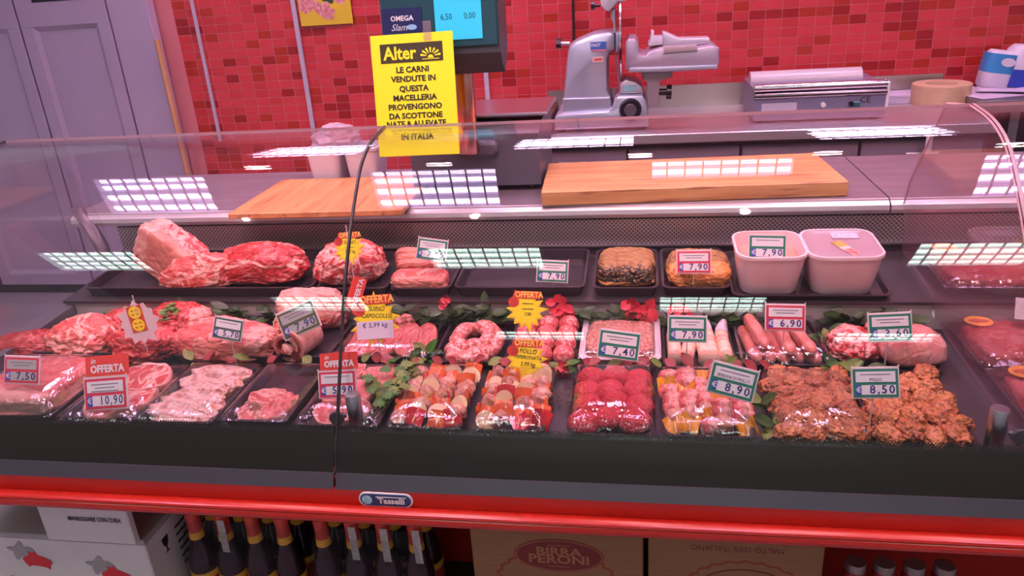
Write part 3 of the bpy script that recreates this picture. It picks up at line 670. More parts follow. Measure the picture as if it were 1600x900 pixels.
c = sp([(933, 95)])[0]; st = part('price_sticker', MB().box((c[0], .048, c[1]), (.046, .003, .022)), mat('sticker_pink', (.75, .5, .52), .4), sl, smooth=False)
part('sticker_mark', MB().box((c[0] + .002, .0462, c[1]), (.032, .001, .007)), red_card, st, smooth=False)

# ---- dark wooden block left of the slicer
a, b_ = onY(752, 190, 3.30).x, onY(862, 190, 3.30).x; zt = onY(800, 160, 3.62).z
solo('butcher_block', MB().box(((b_ - a) / 2, .17, (zt - BZ) / 2), (b_ - a, .34, zt - BZ), .01), mat('dark_block_wood', (.10, .035, .022), .55, c2=(.16, .06, .035), scale=8, bump=.1, stretch=(1, 4, 4)), 'dark brown wooden butcher block beside the slicer', 'butcher block', T(a, 3.28, BZ), smooth=False)
# ---- cable
p = onY(894, 0, WY - .01)
solo('power_cable', MB().tube([(p.x, WY - .006, 2.6), (p.x, WY - .006, 1.9), (p.x + .004, WY - .008, 1.5), (p.x, WY - .01, 1.2), (p.x - .02, WY - .06, BZ + .008)], .006, 8), black_rub, 'black power cable hanging down the tiles behind the slicer', 'cable', world=True, mtx=T(p.x, WY, BZ))

# ---- film wrapping machine
wy = 3.36
a, b_ = onY(1178, 168, wy), onY(1384, 160, wy); wl = b_.x - a.x
wm = thing('film_wrapper', 'low steel film wrapping machine with a film roll on the workbench', 'wrapping machine', T(a.x, wy, BZ))
zt = onY(1290, 136, wy).z - BZ
part('body', MB().prism([(0, .01), (0, zt * .82), (.02, zt * .98), (.05, zt), (.36, zt * 1.02), (.36, .01)], wl, 'x', 0), mat('wrapper_lilac', (.30, .28, .42), .35, .5), wm, angle=20)
for x in (.03, wl - .03):
    for y in (.03, .33): part('foot', MB().cyl((x, y, 0), (x, y, .012), .014, n=10), black_rub, wm)
part('front_roller', MB().cyl((0, .012, zt * 1.02), (wl, .012, zt * 1.02), .018, n=18), mat('roller_chrome', (.75, .66, .74), .12, 1), wm)
part('hot_bar', MB().cyl((0, .004, zt * .80), (wl, .004, zt * .80), .014, n=14), mat('bar_dark', (.16, .13, .14), .2, 1), wm)
part('side_rail', MB().tube([(wl + .004, 0, .04), (wl + .004, .0, zt * 1.06), (wl - .01, .01, zt * 1.12)], .006, 8), white_pl, wm)
z2 = onY(1270, 111, wy + .25).z - BZ
part('film_roll', MB().cyl((.01, .25, z2 - .035), (onY(1345, 111, wy + .25).x - a.x, .25, z2 - .035), .045, n=20), mat('film_roll_grey', (.52, .46, .48), .25), wm)
for x, m, r_ in ((.30, white_pl, .010), (.42, black_pl, .010)): part('knob', MB().cyl((x * wl / .57, -.004, zt * .5), (x * wl / .57, -.018, zt * .5), r_, n=12), m, wm)
part('rocker_switch', MB().box((.445 * wl / .57, -.004, zt * .48), (.03, .008, .018), .002), mat('switch_teal', (.03, .14, .16), .3), wm, smooth=False)
part('warning_plate', MB().box((.10, -.001, zt * .46), (.14, .004, .035)), mat('plate_lilac', (.55, .5, .6), .4), wm, smooth=False)
lettering(wm, 'CE', .034, ink, (wl * .845, -.0015, zt * .58))

# ---- beige paper roll
p = onZ(1464, 158, BZ); r_ = .118
solo('paper_roll', MB().loops([[(r * math.cos(2 * PI * k / 32), r * math.sin(2 * PI * k / 32), z) for k in range(32)] for r, z in ((r_, 0), (r_, .085), (r_ * .98, .087), (r_ * .55, .087), (r_ * .53, .085), (r_ * .53, 0))]), mat('roll_beige', (.62, .42, .26), .6, c2=(.56, .36, .22), scale=20, stretch=(1, 1, 8)), 'wide beige roll of paper standing beside the film wrapper', 'paper roll', T(min(p.x, 1.30), 3.68, BZ), angle=30)
# ---- papers and tissue packs
lilp = mat('lilac_paper', (.58, .50, .64), .6)
for i, (u, v, w_, d_, rz_, lab, m) in enumerate(((1560, 140, .40, .24, .3, 'lilac-white sheet of wrapping paper lying under the tissue packs', lilp), (1585, 142, .30, .2, -.35, 'loose white paper sheet hanging near the table edge at the right', lilp))):
    p = onZ(u, v, RZ)
    rm = random.Random(i)
    b = MB(); b.grid(lambda s_, t_: ((s_ - .5) * w_, (t_ - .5) * d_, .002 + .012 * i + .012 * math.sin(s_ * 5 + i) ** 2 * t_), 12, 8)
    b.grid(lambda s_, t_: ((s_ - .5) * w_, (t_ - .5) * d_, .000 + .012 * i + .012 * math.sin(s_ * 5 + i) ** 2 * t_), 12, 8)
    solo('paper_sheet', b, m, lab, 'paper', T(p.x, min(p.y, 3.66), RZ + .0005, 0, 0, rz_), 'loose wrapping papers')
p = onZ(1430, 150, BZ)
solo('paper_stack', MB().box((0, 0, .012), (.30, .16, .024), .002).box((.02, -.01, .032), (.28, .14, .016), .002), lilp, 'stack of lilac-white papers lying against the tiles behind the beige roll', 'paper', T(1.18, 3.775, BZ, 0, 0, .03), smooth=False)
def pack(u, v, wpx, hpx, rot, lab, cols, Y=3.72):
    q = onY(u, v, Y); s_ = 1200 / 3.4; w_ = wpx / s_; h_ = hpx / s_
    t = thing('tissue_pack', lab, 'tissue pack', T(q.x, Y, RZ + .012, 0, rot, 0), 'tissue packs on the side table')
    def ring(z, k=1): return [(x * k, y * k, z) for x, y, _ in rrect(w_, .11, .035)]
    part('pack', MB().loops([ring(0, .8), ring(.012, .97), ring(h_ * .5, 1.02), ring(h_ - .02, .96), ring(h_, .7)]), cols[0], t, angle=60)
    part('colour_band', MB().loops([ring(h_ * cols[2], 1.025), ring(h_ * (cols[2] + cols[3]) / 2, 1.04), ring(h_ * cols[3], 1.01)], False, False), cols[1], t, angle=60)
    part('band_patch', MB().prism([(w_ * .12 + .028 * math.cos(k * PI / 8), h_ * .72 + .018 * math.sin(k * PI / 8)) for k in range(16)], .004, 'y', -.0605), cols[0], t)
packw = mat('pack_white', (.66, .62, .72), .35)
pack(1552, 108, 42, 56, R(9), 'white tissue pack with a light blue band leaning left on the side table', (packw, mat('pack_cyan', (.04, .24, .52), .35), .42, .92))
pack(1592, 108, 46, 62, R(5), 'white tissue pack with a dark blue base at the right edge of the side table', (packw, mat('pack_navy', (.02, .05, .36), .35), .02, .45))
# ---- poster on the tiles
pc = [onY(u, v, WY - .004) for u, v in ((463, -30), (548, -34), (549, 37), (468, 41))]
po = thing('meat_poster', 'small yellow poster showing raw meat with parsley, taped to the red tiles', 'poster', T((pc[0] + pc[2]) / 2))
pw_ = pc[2].x - pc[3].x; ph_ = pc[0].z - pc[3].z
part('sheet', MB().box((0, 0, 0), (pw_, .001, ph_)), mat('poster_yellow', (.68, .50, .03), .5), po, smooth=False)
rm = random.Random(5)
for k in range(9):
    cxx, czz = rm.uniform(-.35, .35) * pw_, rm.uniform(-.28, .3) * ph_; rr = rm.uniform(.10, .2) * pw_
    mm = [mat('print_meat', (.55, .12, .12), .5, c2=(.7, .4, .38), scale=60), mat('print_green', (.05, .09, .02), .5, c2=(.02, .04, .01), scale=90)][k % 3 == 0]
    part('printed_shape', MB().prism([(cxx + rr * (1 + .25 * math.sin(3 * a + k)) * math.cos(a), czz + rr * .75 * (1 + .2 * math.sin(4 * a + k)) * math.sin(a)) for a in [2 * PI * i / 20 for i in range(20)]], .0003, 'y', -.0008 - k * .0001), mm, po, smooth=False)

# ================================================================== goods stored under the counter
PZ = .10
boxw = mat('white_carton', (.62, .60, .58), .6, c2=(.58, .56, .54), scale=8)
boxg = mat('carton_shaded_white', (.32, .31, .31), .65)  # white card greyed to imitate the shadow around lid and flap
YB = 1.29
xr_ = onY(229, 862, YB).x; xl_ = xr_ - .60; zt = onY(150, 846, YB).z
wb = thing('white_carton_box', 'white carton with red pig prints and a folded handling flap under the counter', 'box', T((xl_ + xr_) / 2, YB + .16, PZ))
part('carton', MB().box(((xl_ + xr_) / 2, YB + .155, (PZ + zt) / 2), (xr_ - xl_, .31, zt - PZ), .003), boxw, wb, world=True, smooth=False)
part('lid_rim', MB().box(((xl_ + xr_) / 2, YB + .155, zt + .004), (xr_ - xl_ + .004, .314, .018), .002), boxg, wb, world=True, smooth=False)
part('inner_flap', MB().box(((xl_ + xr_) / 2 - .02, YB + .10, zt + .035), (xr_ - xl_ - .10, .006, .05)), boxg, wb, world=True, smooth=False)
fa, fb = onY(79, 840, YB - .012), onY(214, 842, YB - .012); fz1 = onY(150, 792, YB - .012).z
fl = part('handling_flap', MB().box(((fa.x + fb.x) / 2, YB - .011, (fa.z + fz1) / 2), (fb.x - fa.x, .018, fz1 - fa.z), .002), boxw, wb, world=True, smooth=False)
q = onY(147, 812, YB - .021) - Vector(XF[wb].translation)
lettering(fl, 'MANEGGIARE CON CURA', .0165, ink, (q.x, q.y - .0006, q.z), bold=.0002, sx=.70)
grey_ink = mat('grey_print', (.30, .29, .29), .7); red_ink = mat('red_print', (.58, .02, .025), .6)
PIG = [(-1, .1), (-.9, .35), (-.6, .45), (-.45, .7), (-.5, .95), (-.2, .8), (0, .98), (.12, .6), (.5, .45), (.9, .2), (1.0, -.1), (.8, -.35), (.7, -.75), (.5, -.55), (.1, -.45), (-.4, -.4), (-.7, -.55), (-.85, -.3)]
for u, v, s in ((58, 874, .040), (182, 897, .040)):
    q = onY(u, v, YB - .001) - Vector(XF[wb].translation)
    part('grey_splash', MB().prism([(q.x - .036 + .030 * (1 + .25 * math.sin(5 * a) + .12 * math.sin(9 * a + 1)) * math.cos(a), q.z + .022 + .024 * (1 + .25 * math.sin(5 * a) + .12 * math.sin(9 * a + 1)) * math.sin(a)) for a in [2 * PI * i / 40 for i in range(40)]], .0006, 'y', q.y - .0003), grey_ink, wb, smooth=False)
    part('red_pig_print', MB().prism([(q.x + x * s, q.z + z * s * .8 - .006) for x, z in PIG], .0006, 'y', q.y - .0007), red_ink, wb, smooth=False)
q = onY(30, 903, YB - .001) - Vector(XF[wb].translation)
lettering(wb, 'F A N T', .022, ink, (q.x + .012, q.y - .0004, q.z - .002), sx=.9)
yy = [(xr_ - XF[wb].translation.x + .0006)]
def sidepoly(pts, m, name):                                  # print on the right side of the carton, (y, z)
    part(name, MB().prism(pts, .0006, 'x', yy[0]), m, wb, smooth=False)
z9 = zt - PZ
sidepoly([(-.105, z9 - .035), (-.080, z9 - .035), (-.083, z9 - .055), (-.090, z9 - .062), (-.090, z9 - .074), (-.082, z9 - .078), (-.103, z9 - .078), (-.095, z9 - .074), (-.095, z9 - .062), (-.102, z9 - .055)], ink, 'goblet_print')
for k in range(6): sidepoly([(-.05, z9 - .04 - k * .022), (.07 - .02 * (k % 3), z9 - .04 - k * .022), (.07 - .02 * (k % 3), z9 - .046 - k * .022), (-.05, z9 - .046 - k * .022)], ink, 'printed_line')

# ---- bottles
bott = mat('dark_brown_glass', (.020, .008, .010), .07, spec=.45)
foil = mat('red_foil', (.55, .05, .03), .35); band_y = mat('yellow_band', (.75, .42, .03), .5)
lab_r = mat('bottle_label_red', (.35, .02, .02), .5); strip_w = mat('neck_strip_grey', (.45, .45, .40), .5, c2=(.30, .32, .28), scale=160)
cardb = mat('brown_cardboard', (.27, .13, .055), .7, c2=(.23, .11, .045), scale=30, stretch=(.2, 1, 6))
YBT = 1.385
zb = onY(355, 836, YBT).z - .215
ords = ('first', 'second', 'third', 'fourth')
def bottle(x, y, lab, strip):
    t = thing('bottle', lab, 'bottle', T(x, y, zb), 'dark bottles in clear wrapped packs under the counter')
    part('bottle_glass', MB().lathe([(.033, 0), (.0355, .004), (.0355, .135), (.034, .150), (.027, .175), (.019, .195), (.0155, .215), (.0145, .262), (.0155, .264), (.0155, .270), (.0135, .272)], 18), bott, t, angle=50)
    part('neck_foil', MB().lathe([(.0172, .225), (.0160, .262), (.0172, .264), (.0172, .284), (.0150, .286)], 18), foil, t)
    part('neck_band', MB().lathe([(.0185, .208), (.0172, .228)], 18), band_y, t)
    part('front_label', MB().lathe([(.0358, .035), (.0360, .036), (.0360, .098), (.0358, .099)], 18), lab_r, t)
    part('label_stripe', MB().lathe([(.0362, .099), (.0364, .100), (.0364, .116), (.0362, .117)], 18), band_y, t)
    if strip:
        part('tax_strip', MB().grid(lambda a, b: ((a - .5) * .018 + .008 + (1 - b) * .006, -.0195 - .012 * (1 - b), .190 + b * .085), 2, 6).grid(lambda a, b: ((a - .5) * .018 + .008 + (1 - b) * .006, -.0190 - .012 * (1 - b), .190 + b * .085), 2, 6), strip_w, t)
packs = (((307, 355, 398, 443), (0, 1, 0, 0), 'left'), ((503, 548, 598, 648), (0, 1, 1, 1), 'right'))
for us, st_, side in packs:
    xs = [onY(u, 832, YBT).x for u in us]; step = (xs[3] - xs[0]) / 3
    xs = [xs[0] + k * max(step, .0735) for k in range(4)]
    for k, x in enumerate(xs):
        bottle(x, YBT, 'red capped dark bottle, %s of the %s pack%s' % (ords[k] + ' in front', side, ', paper strip on its neck' if st_[k] else ''), st_[k])
        bottle(x, YBT + .0745, 'red capped dark bottle, %s in the back of the %s pack' % (ords[k], side), 0)
    c = (xs[0] + xs[3]) / 2
    solo('cardboard_tray', MB().box((0, 0, (zb - PZ) / 2), (.305, .155, zb - PZ - .001), .003), cardb, 'brown cardboard tray under the %s pack of dark bottles' % side, 'tray', T(c, YBT + .037, PZ), smooth=False)
    solo('shrink_film', MB().loops([[(x * s, y * s2, z) for x, y, _ in rrect(.312, .160, .036, 6)] for s, s2, z in ((1, 1, 0), (1, 1, .14), (.98, .95, .18), (.93, .80, .235), (.88, .62, .262))], False, False), shrink, 'clear shrink film around the %s pack of dark bottles' % side, 'shrink film', T(c, YBT + .037, zb + .003), angle=60)

# ---- beer cartons
YC = 1.34
dkred = mat('carton_print_red', (.16, .012, .010), .6); lred = mat('carton_line_red', (.26, .03, .015), .6)
def carton(u0, u1, label):
    a, b = onY(u0, 870, YC).x, onY(u1, 870, YC).x
    t = thing('beer_carton', label, 'carton', T((a + b) / 2, YC, PZ))
    part('carton', MB().box((0, .14, .205), (b - a, .28, .41), .003), cardb, t, smooth=False)
    part('tape_seam', MB().box((0, .14, .4105), (b - a, .05, .001)), mat('seam_tape', (.30, .18, .09), .3), t, smooth=False)
    return t
c1 = carton(738, 1005, 'brown beer carton with a dark red oval print under the counter')
c2 = carton(1013, 1288, 'brown beer carton with upside down lettering and a scalloped round print under the counter')
def rel(t, u, v): q = onY(u, v, YC) - Vector(XF[t].translation); return q
q = rel(c1, 873, 868)
def ell(q, rx_, rz_, d0, th, n=48, sc=0, ns=0): return MB().prism([(q.x + rx_ * (1 + sc * abs(math.sin(ns * a / 2))) * math.cos(a), q.z + rz_ * (1 + sc * abs(math.sin(ns * a / 2))) * math.sin(a)) for a in [2 * PI * i / n for i in range(n)]], th, 'y', d0)
part('scalloped_print', ell(rel(c1, 870, 905), .128, .075, -.0005, .0004, 96, .08, 22), lred, c1, smooth=False)
part('scalloped_field', ell(rel(c1, 870, 905), .122, .070, -.0009, .0004, 96, .08, 22), cardb, c1, smooth=False)
part('oval_rim', ell(q, .100, .045, -.0013, .0004), lred, c1, smooth=False)
part('oval_gap', ell(q, .097, .0425, -.0017, .0004), cardb, c1, smooth=False)
part('oval_print', ell(q, .094, .040, -.0021, .0004), dkred, c1, smooth=False)
tan = mat('carton_lettering_tan', (.30, .14, .06), .65)
lettering(c1, 'BIRRA', .030, tan, (q.x, -.0024, q.z + .0115), bold=.0008, sx=1.25)
lettering(c1, 'PERONI', .033, tan, (q.x, -.0024, q.z - .010), bold=.0008, sx=1.2)
for dz_ in (.029, -.029): part('oval_line', MB().box((q.x, -.0024, q.z + dz_), (.05, .0004, .002)), tan, c1, smooth=False)
q = rel(c2, 1152, 858)
lettering(c2, 'MALTO 100% ITALIANO', .019, dkred, (q.x, -.0003, q.z), rot=PI, sx=.95)
q = rel(c2, 1162, 922)
part('scalloped_print', ell(q, .118, .075, -.0005, .0004, 96, .08, 22), lred, c2, smooth=False)
part('scalloped_field', ell(q, .113, .071, -.0009, .0004, 96, .08, 22), cardb, c2, smooth=False)
part('oval_rim', ell(q, .100, .058, -.0013, .0004), dkred, c2, smooth=False)
part('oval_gap', ell(q, .096, .055, -.0017, .0004), cardb, c2, smooth=False)

# ---- jars at the right
jar_g = mat('jar_contents_red', (.22, .02, .015), .3); lidm = mat('jar_lid_grey', (.25, .20, .20), .35, .6)
for k, u in enumerate((1342, 1388, 1436, 1484)):
    p = onY(u, 890 + k * 2, 1.36); zl = p.z - PZ
    t = thing('jar', 'jar with grey metal lid under the counter, %s to the right of the cartons' % ords[k], 'jar', T(p.x, 1.385, PZ), 'jars with grey lids beside the cartons')
    part('jar_body', MB().lathe([(.020, 0), (.023, .004), (.023, zl - .03), (.019, zl - .016)], 18), jar_g, t)
    part('lid', MB().lathe([(.0215, zl - .018), (.0215, zl - .003), (.0195, zl)], 20), lidm, t)

# ================================================================== food
beef = mat('beef', (.56, .034, .032), .30, c2=(.34, .016, .016), scale=55, detail=6, lo=.3, hi=.7, bump=.6, bscale=110, bdist=.004, stretch=(1, 1, 2.2), veins=.04, vc=(.66, .22, .18), vscale=9, vw=.035)
beef_d = mat('beef_dark', (.42, .026, .024), .28, c2=(.24, .012, .012), scale=50, detail=6, lo=.3, hi=.7, bump=.6, bscale=110, bdist=.004, stretch=(1, 1, 2.2), veins=.04, vc=(.52, .14, .11), vscale=9, vw=.03)
veal = mat('veal', (.66, .145, .115), .32, c2=(.50, .065, .055), scale=40, detail=6, lo=.3, hi=.7, bump=.5, bscale=90, bdist=.004, veins=.04, vc=(.80, .48, .38), vscale=8, vw=.06)
pork = mat('pork', (.70, .165, .140), .34, c2=(.56, .085, .078), scale=36, detail=6, lo=.3, hi=.7, bump=.5, bscale=90, bdist=.004, veins=.04, vc=(.82, .46, .38), vscale=8, vw=.05)
pork_l = mat('pork_lean', (.70, .165, .150), .33, c2=(.58, .090, .085), scale=45, detail=6, lo=.3, hi=.7, bump=.4, bscale=110, bdist=.004, veins=.05, vc=(.80, .34, .29), vscale=14, vw=.045)
marb = mat('marbled_meat', (.58, .050, .048), .32, c2=(.44, .028, .028), scale=40, detail=6, bump=.5, bscale=90, bdist=.004, veins=.05, vc=(.80, .44, .37), vscale=14, vw=.13)
fat = mat('fat_rim', (.80, .44, .36), .36, c2=(.70, .27, .22), scale=45, detail=6, bump=.5, bscale=90, bdist=.004)
skin = mat('pork_rind', (.72, .30, .22), .36, c2=(.62, .19, .14), scale=22, detail=6, lo=.3, hi=.7, bump=.4, bscale=70, bdist=.004)
mince = mat('raw_mince', (.68, .026, .042), .34, c2=(.50, .010, .020), scale=150, bump=1, bscale=200, bdist=.006, spots=.42, sc=(.70, .085, .10), sscale=190)
mince_p = mat('pale_mince', (.68, .28, .19), .40, c2=(.50, .15, .11), scale=110, bump=1, bscale=150, bdist=.006, spots=.44, sc=(.80, .50, .38), sscale=130)
saus = mat('coarse_sausage', (.62, .150, .130), .28, c2=(.50, .080, .075), scale=70, bump=.4, bscale=110, bdist=.003, spots=.46, sc=(.82, .46, .40), sscale=130)
saus_c = mat('grilling_sausage', (.56, .24, .16), .34, c2=(.44, .15, .10), scale=80, bump=.5, bscale=130, spots=.44, sc=(.74, .42, .32), sscale=150)
saus_p = mat('pale_sausage', (.74, .25, .20), .32, c2=(.66, .180, .145), scale=90, bump=.5, bscale=200, spots=.36, sc=(.80, .40, .33), sscale=190)
ball = mat('meatball', (.64, .125, .125), .30, c2=(.50, .060, .062), scale=90, bump=.8, bscale=140, bdist=.004, spots=.44, sc=(.78, .36, .32), sscale=140)
bread = mat('spiced_chicken', (.56, .20, .055), .34, c2=(.34, .085, .022), scale=55, detail=6, lo=.3, hi=.68, bump=1, bscale=110, bdist=.006, spots=.42, sc=(.15, .045, .018), sscale=150)
bread2 = mat('spiced_chicken_pale', (.64, .27, .090), .34, c2=(.42, .12, .035), scale=50, detail=6, lo=.3, hi=.68, bump=1, bscale=110, bdist=.006, spots=.40, sc=(.18, .06, .022), sscale=140)
chick = mat('raw_chicken', (.68, .34, .22), .32, c2=(.54, .20, .13), scale=50, detail=6, bump=.5, bscale=90, veins=.05, vc=(.80, .52, .40), vscale=18, vw=.06)
pep_o = mat('pepper_orange', (.82, .16, .018), .20, c2=(.74, .10, .012), scale=30, coat=.4)
pep_r = mat('pepper_red', (.62, .016, .022), .18, coat=.4)
pep_y = mat('pepper_yellow', (.86, .40, .012), .22, coat=.4)
zuc = mat('zucchini_flesh', (.80, .64, .36), .36, c2=(.72, .52, .27), scale=60)
zuc_s = mat('zucchini_skin', (.022, .05, .02), .28)
stickm = mat('wooden_stick', (.62, .42, .22), .6)
ter_t = mat('terrine_crust', (.40, .25, .085), .50, c2=(.28, .11, .035), scale=60, detail=6, bump=.8, bscale=100, bdist=.004, spots=.36, sc=(.20, .07, .02), sscale=80)
ter_d = mat('terrine_dark', (.025, .018, .010), .45, bump=.8, spots=.40, sc=(.55, .28, .11), sscale=160, c2=(.05, .035, .015), scale=80)
ora = mat('orange_slice', (.84, .36, .11), .45, c2=(.70, .24, .06), scale=60, detail=6, bump=.8, bscale=90, bdist=.004, spots=.34, sc=(.40, .12, .03), sscale=70)
tray_b = mat('black_tray', (.030, .022, .028), .22, c2=(.036, .027, .033), scale=12)
tray_w = mat('white_foam_tray', (.76, .70, .72), .45)
tray_s = mat('dark_metal_tray', (.07, .055, .068), .30, .6)
leafm = [mat('leaf_green', (.040, .100, .014), .42, c2=(.024, .060, .010), scale=40), mat('leaf_dark', (.022, .050, .012), .40, c2=(.034, .070, .016), scale=40), mat('leaf_pale', (.19, .25, .045), .5, c2=(.13, .19, .03), scale=40), mat('parsley_green', (.055, .19, .014), .48, c2=(.03, .12, .008), scale=60)]
petal = mat('red_petal', (.70, .05, .08), .45, c2=(.60, .035, .06), scale=25)
rleaf = mat('dark_red_leaf', (.28, .03, .035), .4, c2=(.36, .06, .05), scale=30)
brown = mat('dry_twig', (.13, .07, .03), .7)

def mpp(u, v, Y): return (onY(u + 5, v, Y).x - onY(u - 5, v, Y).x) / 10
def blobmesh(name, dx, dy, h, seed, mats, amp=.12, freq=1.6, p=2.4, sub=4, flat=.35, mf=None, fine=.03, crease=.0):
    """a lump of meat: half extents dx, dy and height h, resting on z = 0"""
    bm = bmesh.new(); bmesh.ops.create_icosphere(bm, subdivisions=sub, radius=1)
    of = Vector((seed * 3.17, seed * 7.31, seed * 1.93)); o2 = Vector((seed * 1.1 + 9, seed * 2.7, 5.5))
    for v in bm.verts:
        c = v.co; k = (abs(c.x) ** p + abs(c.y) ** p + abs(c.z) ** p) ** (-1 / p); q = c * k
        n = noise.noise(c * freq + of) * amp + noise.noise(c * freq * 3 + of) * amp * .45 + noise.noise(c * freq * 9 + of) * fine
        if crease:
            r = abs(noise.noise(c * freq * 1.3 + o2 + Vector((n, n, n)) * 2)); n -= crease * max(0, 1 - r / .10) ** 1.5
            r = abs(noise.noise(Vector((c.x * 3.1, c.y * 3.1, c.z * 6.5)) * freq * .8 + of)); n -= crease * .16 * max(0, 1 - r / .14)
        q = q * (1 + n)
        if q.z < 0: q.z *= flat
        v.co = q
    z0 = min(v.co.z for v in bm.verts); z1 = max(v.co.z for v in bm.verts)
    for v in bm.verts: v.co = Vector((v.co.x * dx, v.co.y * dy, (v.co.z - z0) / (z1 - z0) * h))
    for f in bm.faces:
        f.smooth = True
        if mf:
            c = f.calc_center_median(); w_ = noise.noise(Vector((c.x / dx, c.y / dy, c.z / h)) * 3 + of) * .12
            f.material_index = mf(c.x / dx + w_, c.y / dy + w_, c.z / h + w_)
    me = bpy.data.meshes.new(name); bm.to_mesh(me); bm.free()
    for m in (mats if isinstance(mats, (list, tuple)) else [mats]): me.materials.append(m)
    return me
def lump(name, label, cat, u0, u1, v, Y, dy, h, mats, seed, z=None, rz_=0, rx_=0, group=None, ry_=0, **k):
    u = (u0 + u1) / 2; dx = (u1 - u0) / 2 * mpp(u, v, Y); x = onY(u, v, Y).x
    z = zd(Y) + .0055 if z is None else z
    k.setdefault('sub', 6); k.setdefault('crease', .07); k.setdefault('fine', .035)
    return tag(link(name, blobmesh(name, dx, dy, h, seed, mats, **k), None, T(x, Y, z, rx_ + math.atan(DK), ry_, rz_)), label, cat, group)
def slabmesh(name, rx_, ry_, th, seed, mats, rim=.12, lobes=.12, wav=.006, n=44):
    rg = random.Random(seed); ph = [rg.uniform(0, 6.28) for _ in range(4)]
    def rad(a): return 1 + lobes * (math.sin(2 * a + ph[0]) * .6 + math.sin(3 * a + ph[1]) * .5 + math.sin(5 * a + ph[2]) * .25)
    of = Vector((seed * 2.3, seed * .7, 0)); b = MB()
    def z(x, y, k): return max(0.0015, th * k + wav * noise.noise(Vector((x / rx_, y / ry_, 0)) * 2.2 + of))
    rings = [(.02, 1), (.35, 1.02), (.65, 1.0), (1 - rim, .98), (1 - rim * .3, .95), (1, .55), (.985, .12)]
    L_ = []
    for r, k in rings:
        L_.append([(rx_ * r * rad(a) * math.cos(a), ry_ * r * rad(a) * math.sin(a), z(rx_ * r * rad(a) * math.cos(a), ry_ * r * rad(a) * math.sin(a), k) if k > .2 else 0) for a in [2 * PI * i / n for i in range(n)]])
    b.loops(L_[:4], True, False); b.k = 1; nb = len(b.v)
    b.loops(L_[3:], False, True)
    return b.mesh(name, mats, angle=60)
def slab(name, label, cat, u, v, Y, rx_, ry_, th, seed, mats, z=None, rot=(0, 0, 0), group=None, **k):
    return tag(link(name, slabmesh(name, rx_, ry_, th, seed, mats, **k), None, T(onY(u, v, Y).x, Y, zd(Y) + .0055 if z is None else z, rot[0] + math.atan(DK), rot[1], rot[2])), label, cat, group)
TR = {}
def tray(name, label, u0, u1, v, Y0, dep, h=.024, m=tray_b, wrap=0, shelf=False, group=None, flare=.010, r=.022, wall=.004, cat='tray', seed=1):
    x0, x1 = onY(u0, v, Y0).x, onY(u1, v, Y0).x; w_ = x1 - x0; yc = Y0 + dep / 2
    t = thing(name, label, cat, T((x0 + x1) / 2, yc, (zs if shelf else zd)(yc) + .0006, math.atan(SK if shelf else DK)), group)
    L_ = [rrect(w_ - 2 * flare, dep - 2 * flare, r * .8, z=0), rrect(w_ - .006, dep - .006, r, z=h - .003), rrect(w_, dep, r, z=h - .002), rrect(w_, dep, r, z=h),
          rrect(w_ - 2 * wall - .006, dep - 2 * wall - .006, r * .9, z=h), rrect(w_ - 2 * flare - 2 * wall, dep - 2 * flare - 2 * wall, r * .7, z=.0045)]
    part('tray_shell', MB().loops(L_), m, t, angle=45)
    if wrap:
        of = Vector((seed * 1.7, seed * 5.1, 0))
        def fz(a, b_):
            e = max(abs(2 * a - 1), abs(2 * b_ - 1)); d_ = 1 - e ** 4
            return h + .0015 + wrap * (d_ ** .6 if d_ > 0 else 0) + .004 * d_ * noise.noise(Vector((a * 4, b_ * 2, 0)) + of)
        part('cling_film', MB().grid(lambda a, b_: ((a - .5) * (w_ + .002), (b_ - .5) * (dep + .002), fz(a, b_)), 22, 22), film, t, angle=180)
    TR[name, label] = (x0, x1, yc, w_); return (x0, x1, yc, w_)

# ---------------------------------------------------------------- rear shelf
RZs = lambda y: zs(y) + .0055
tray('display_tray', 'wide black tray with three big raw cuts at the left of the rear shelf', 128, 487, 455, 1.815, .25, .03, tray_b, shelf=True)
p = onS(262, 440, .02)
lump('beef_rib_block', 'upright pale rib block standing at the left of the wide rear tray', 'meat', 214, 312, 430, 1.955, .050, .155, [skin, marb, fat], 11, z=RZs(1.955), p=9, amp=.07, freq=1.1, crease=.03, ry_=R(30), rz_=R(-14), mf=lambda x, y, z: 0 if y < -.35 and x > -.45 else (2 if x < -.45 and z > .3 else 1))
lump('veal_knuckle', 'pinkish trimmed meat cut with white sinews in the middle of the wide rear tray', 'meat', 264, 372, 440, 1.875, .055, .100, [veal, fat], 12, z=RZs(1.875), amp=.16, freq=1.5, rz_=.2, mf=lambda x, y, z: 1 if abs(z - .55 - .3 * x) < .05 and y < 0 else 0)
lump('beef_cut', 'large red cut with a white fat edge at the right of the wide rear tray', 'meat', 346, 484, 440, 1.925, .080, .108, [beef, fat, veal], 13, z=RZs(1.925), amp=.12, freq=1.3, p=2.6, rz_=-.1, mf=lambda x, y, z: 1 if z < .14 and y < 0 or (abs(z - .80 + .35 * abs(x - .1)) < .05 and y < .2) else (2 if y > .35 else 0))
tray('display_tray', 'black tray holding the neck roast on the rear shelf behind the glass joint', 492, 604, 455, 1.815, .25, .028, tray_b, shelf=True)
lump('pork_neck_roast', 'thick pork neck roast with marbled cut face on the rear shelf', 'meat', 500, 602, 430, 1.935, .085, .105, [marb, veal], 14, z=RZs(1.935), p=3, amp=.10, rz_=.15, mf=lambda x, y, z: 0 if y < .1 else 1)
tray('display_tray', 'black tray holding pork belly on the rear shelf', 608, 704, 455, 1.815, .25, .028, tray_b, shelf=True)
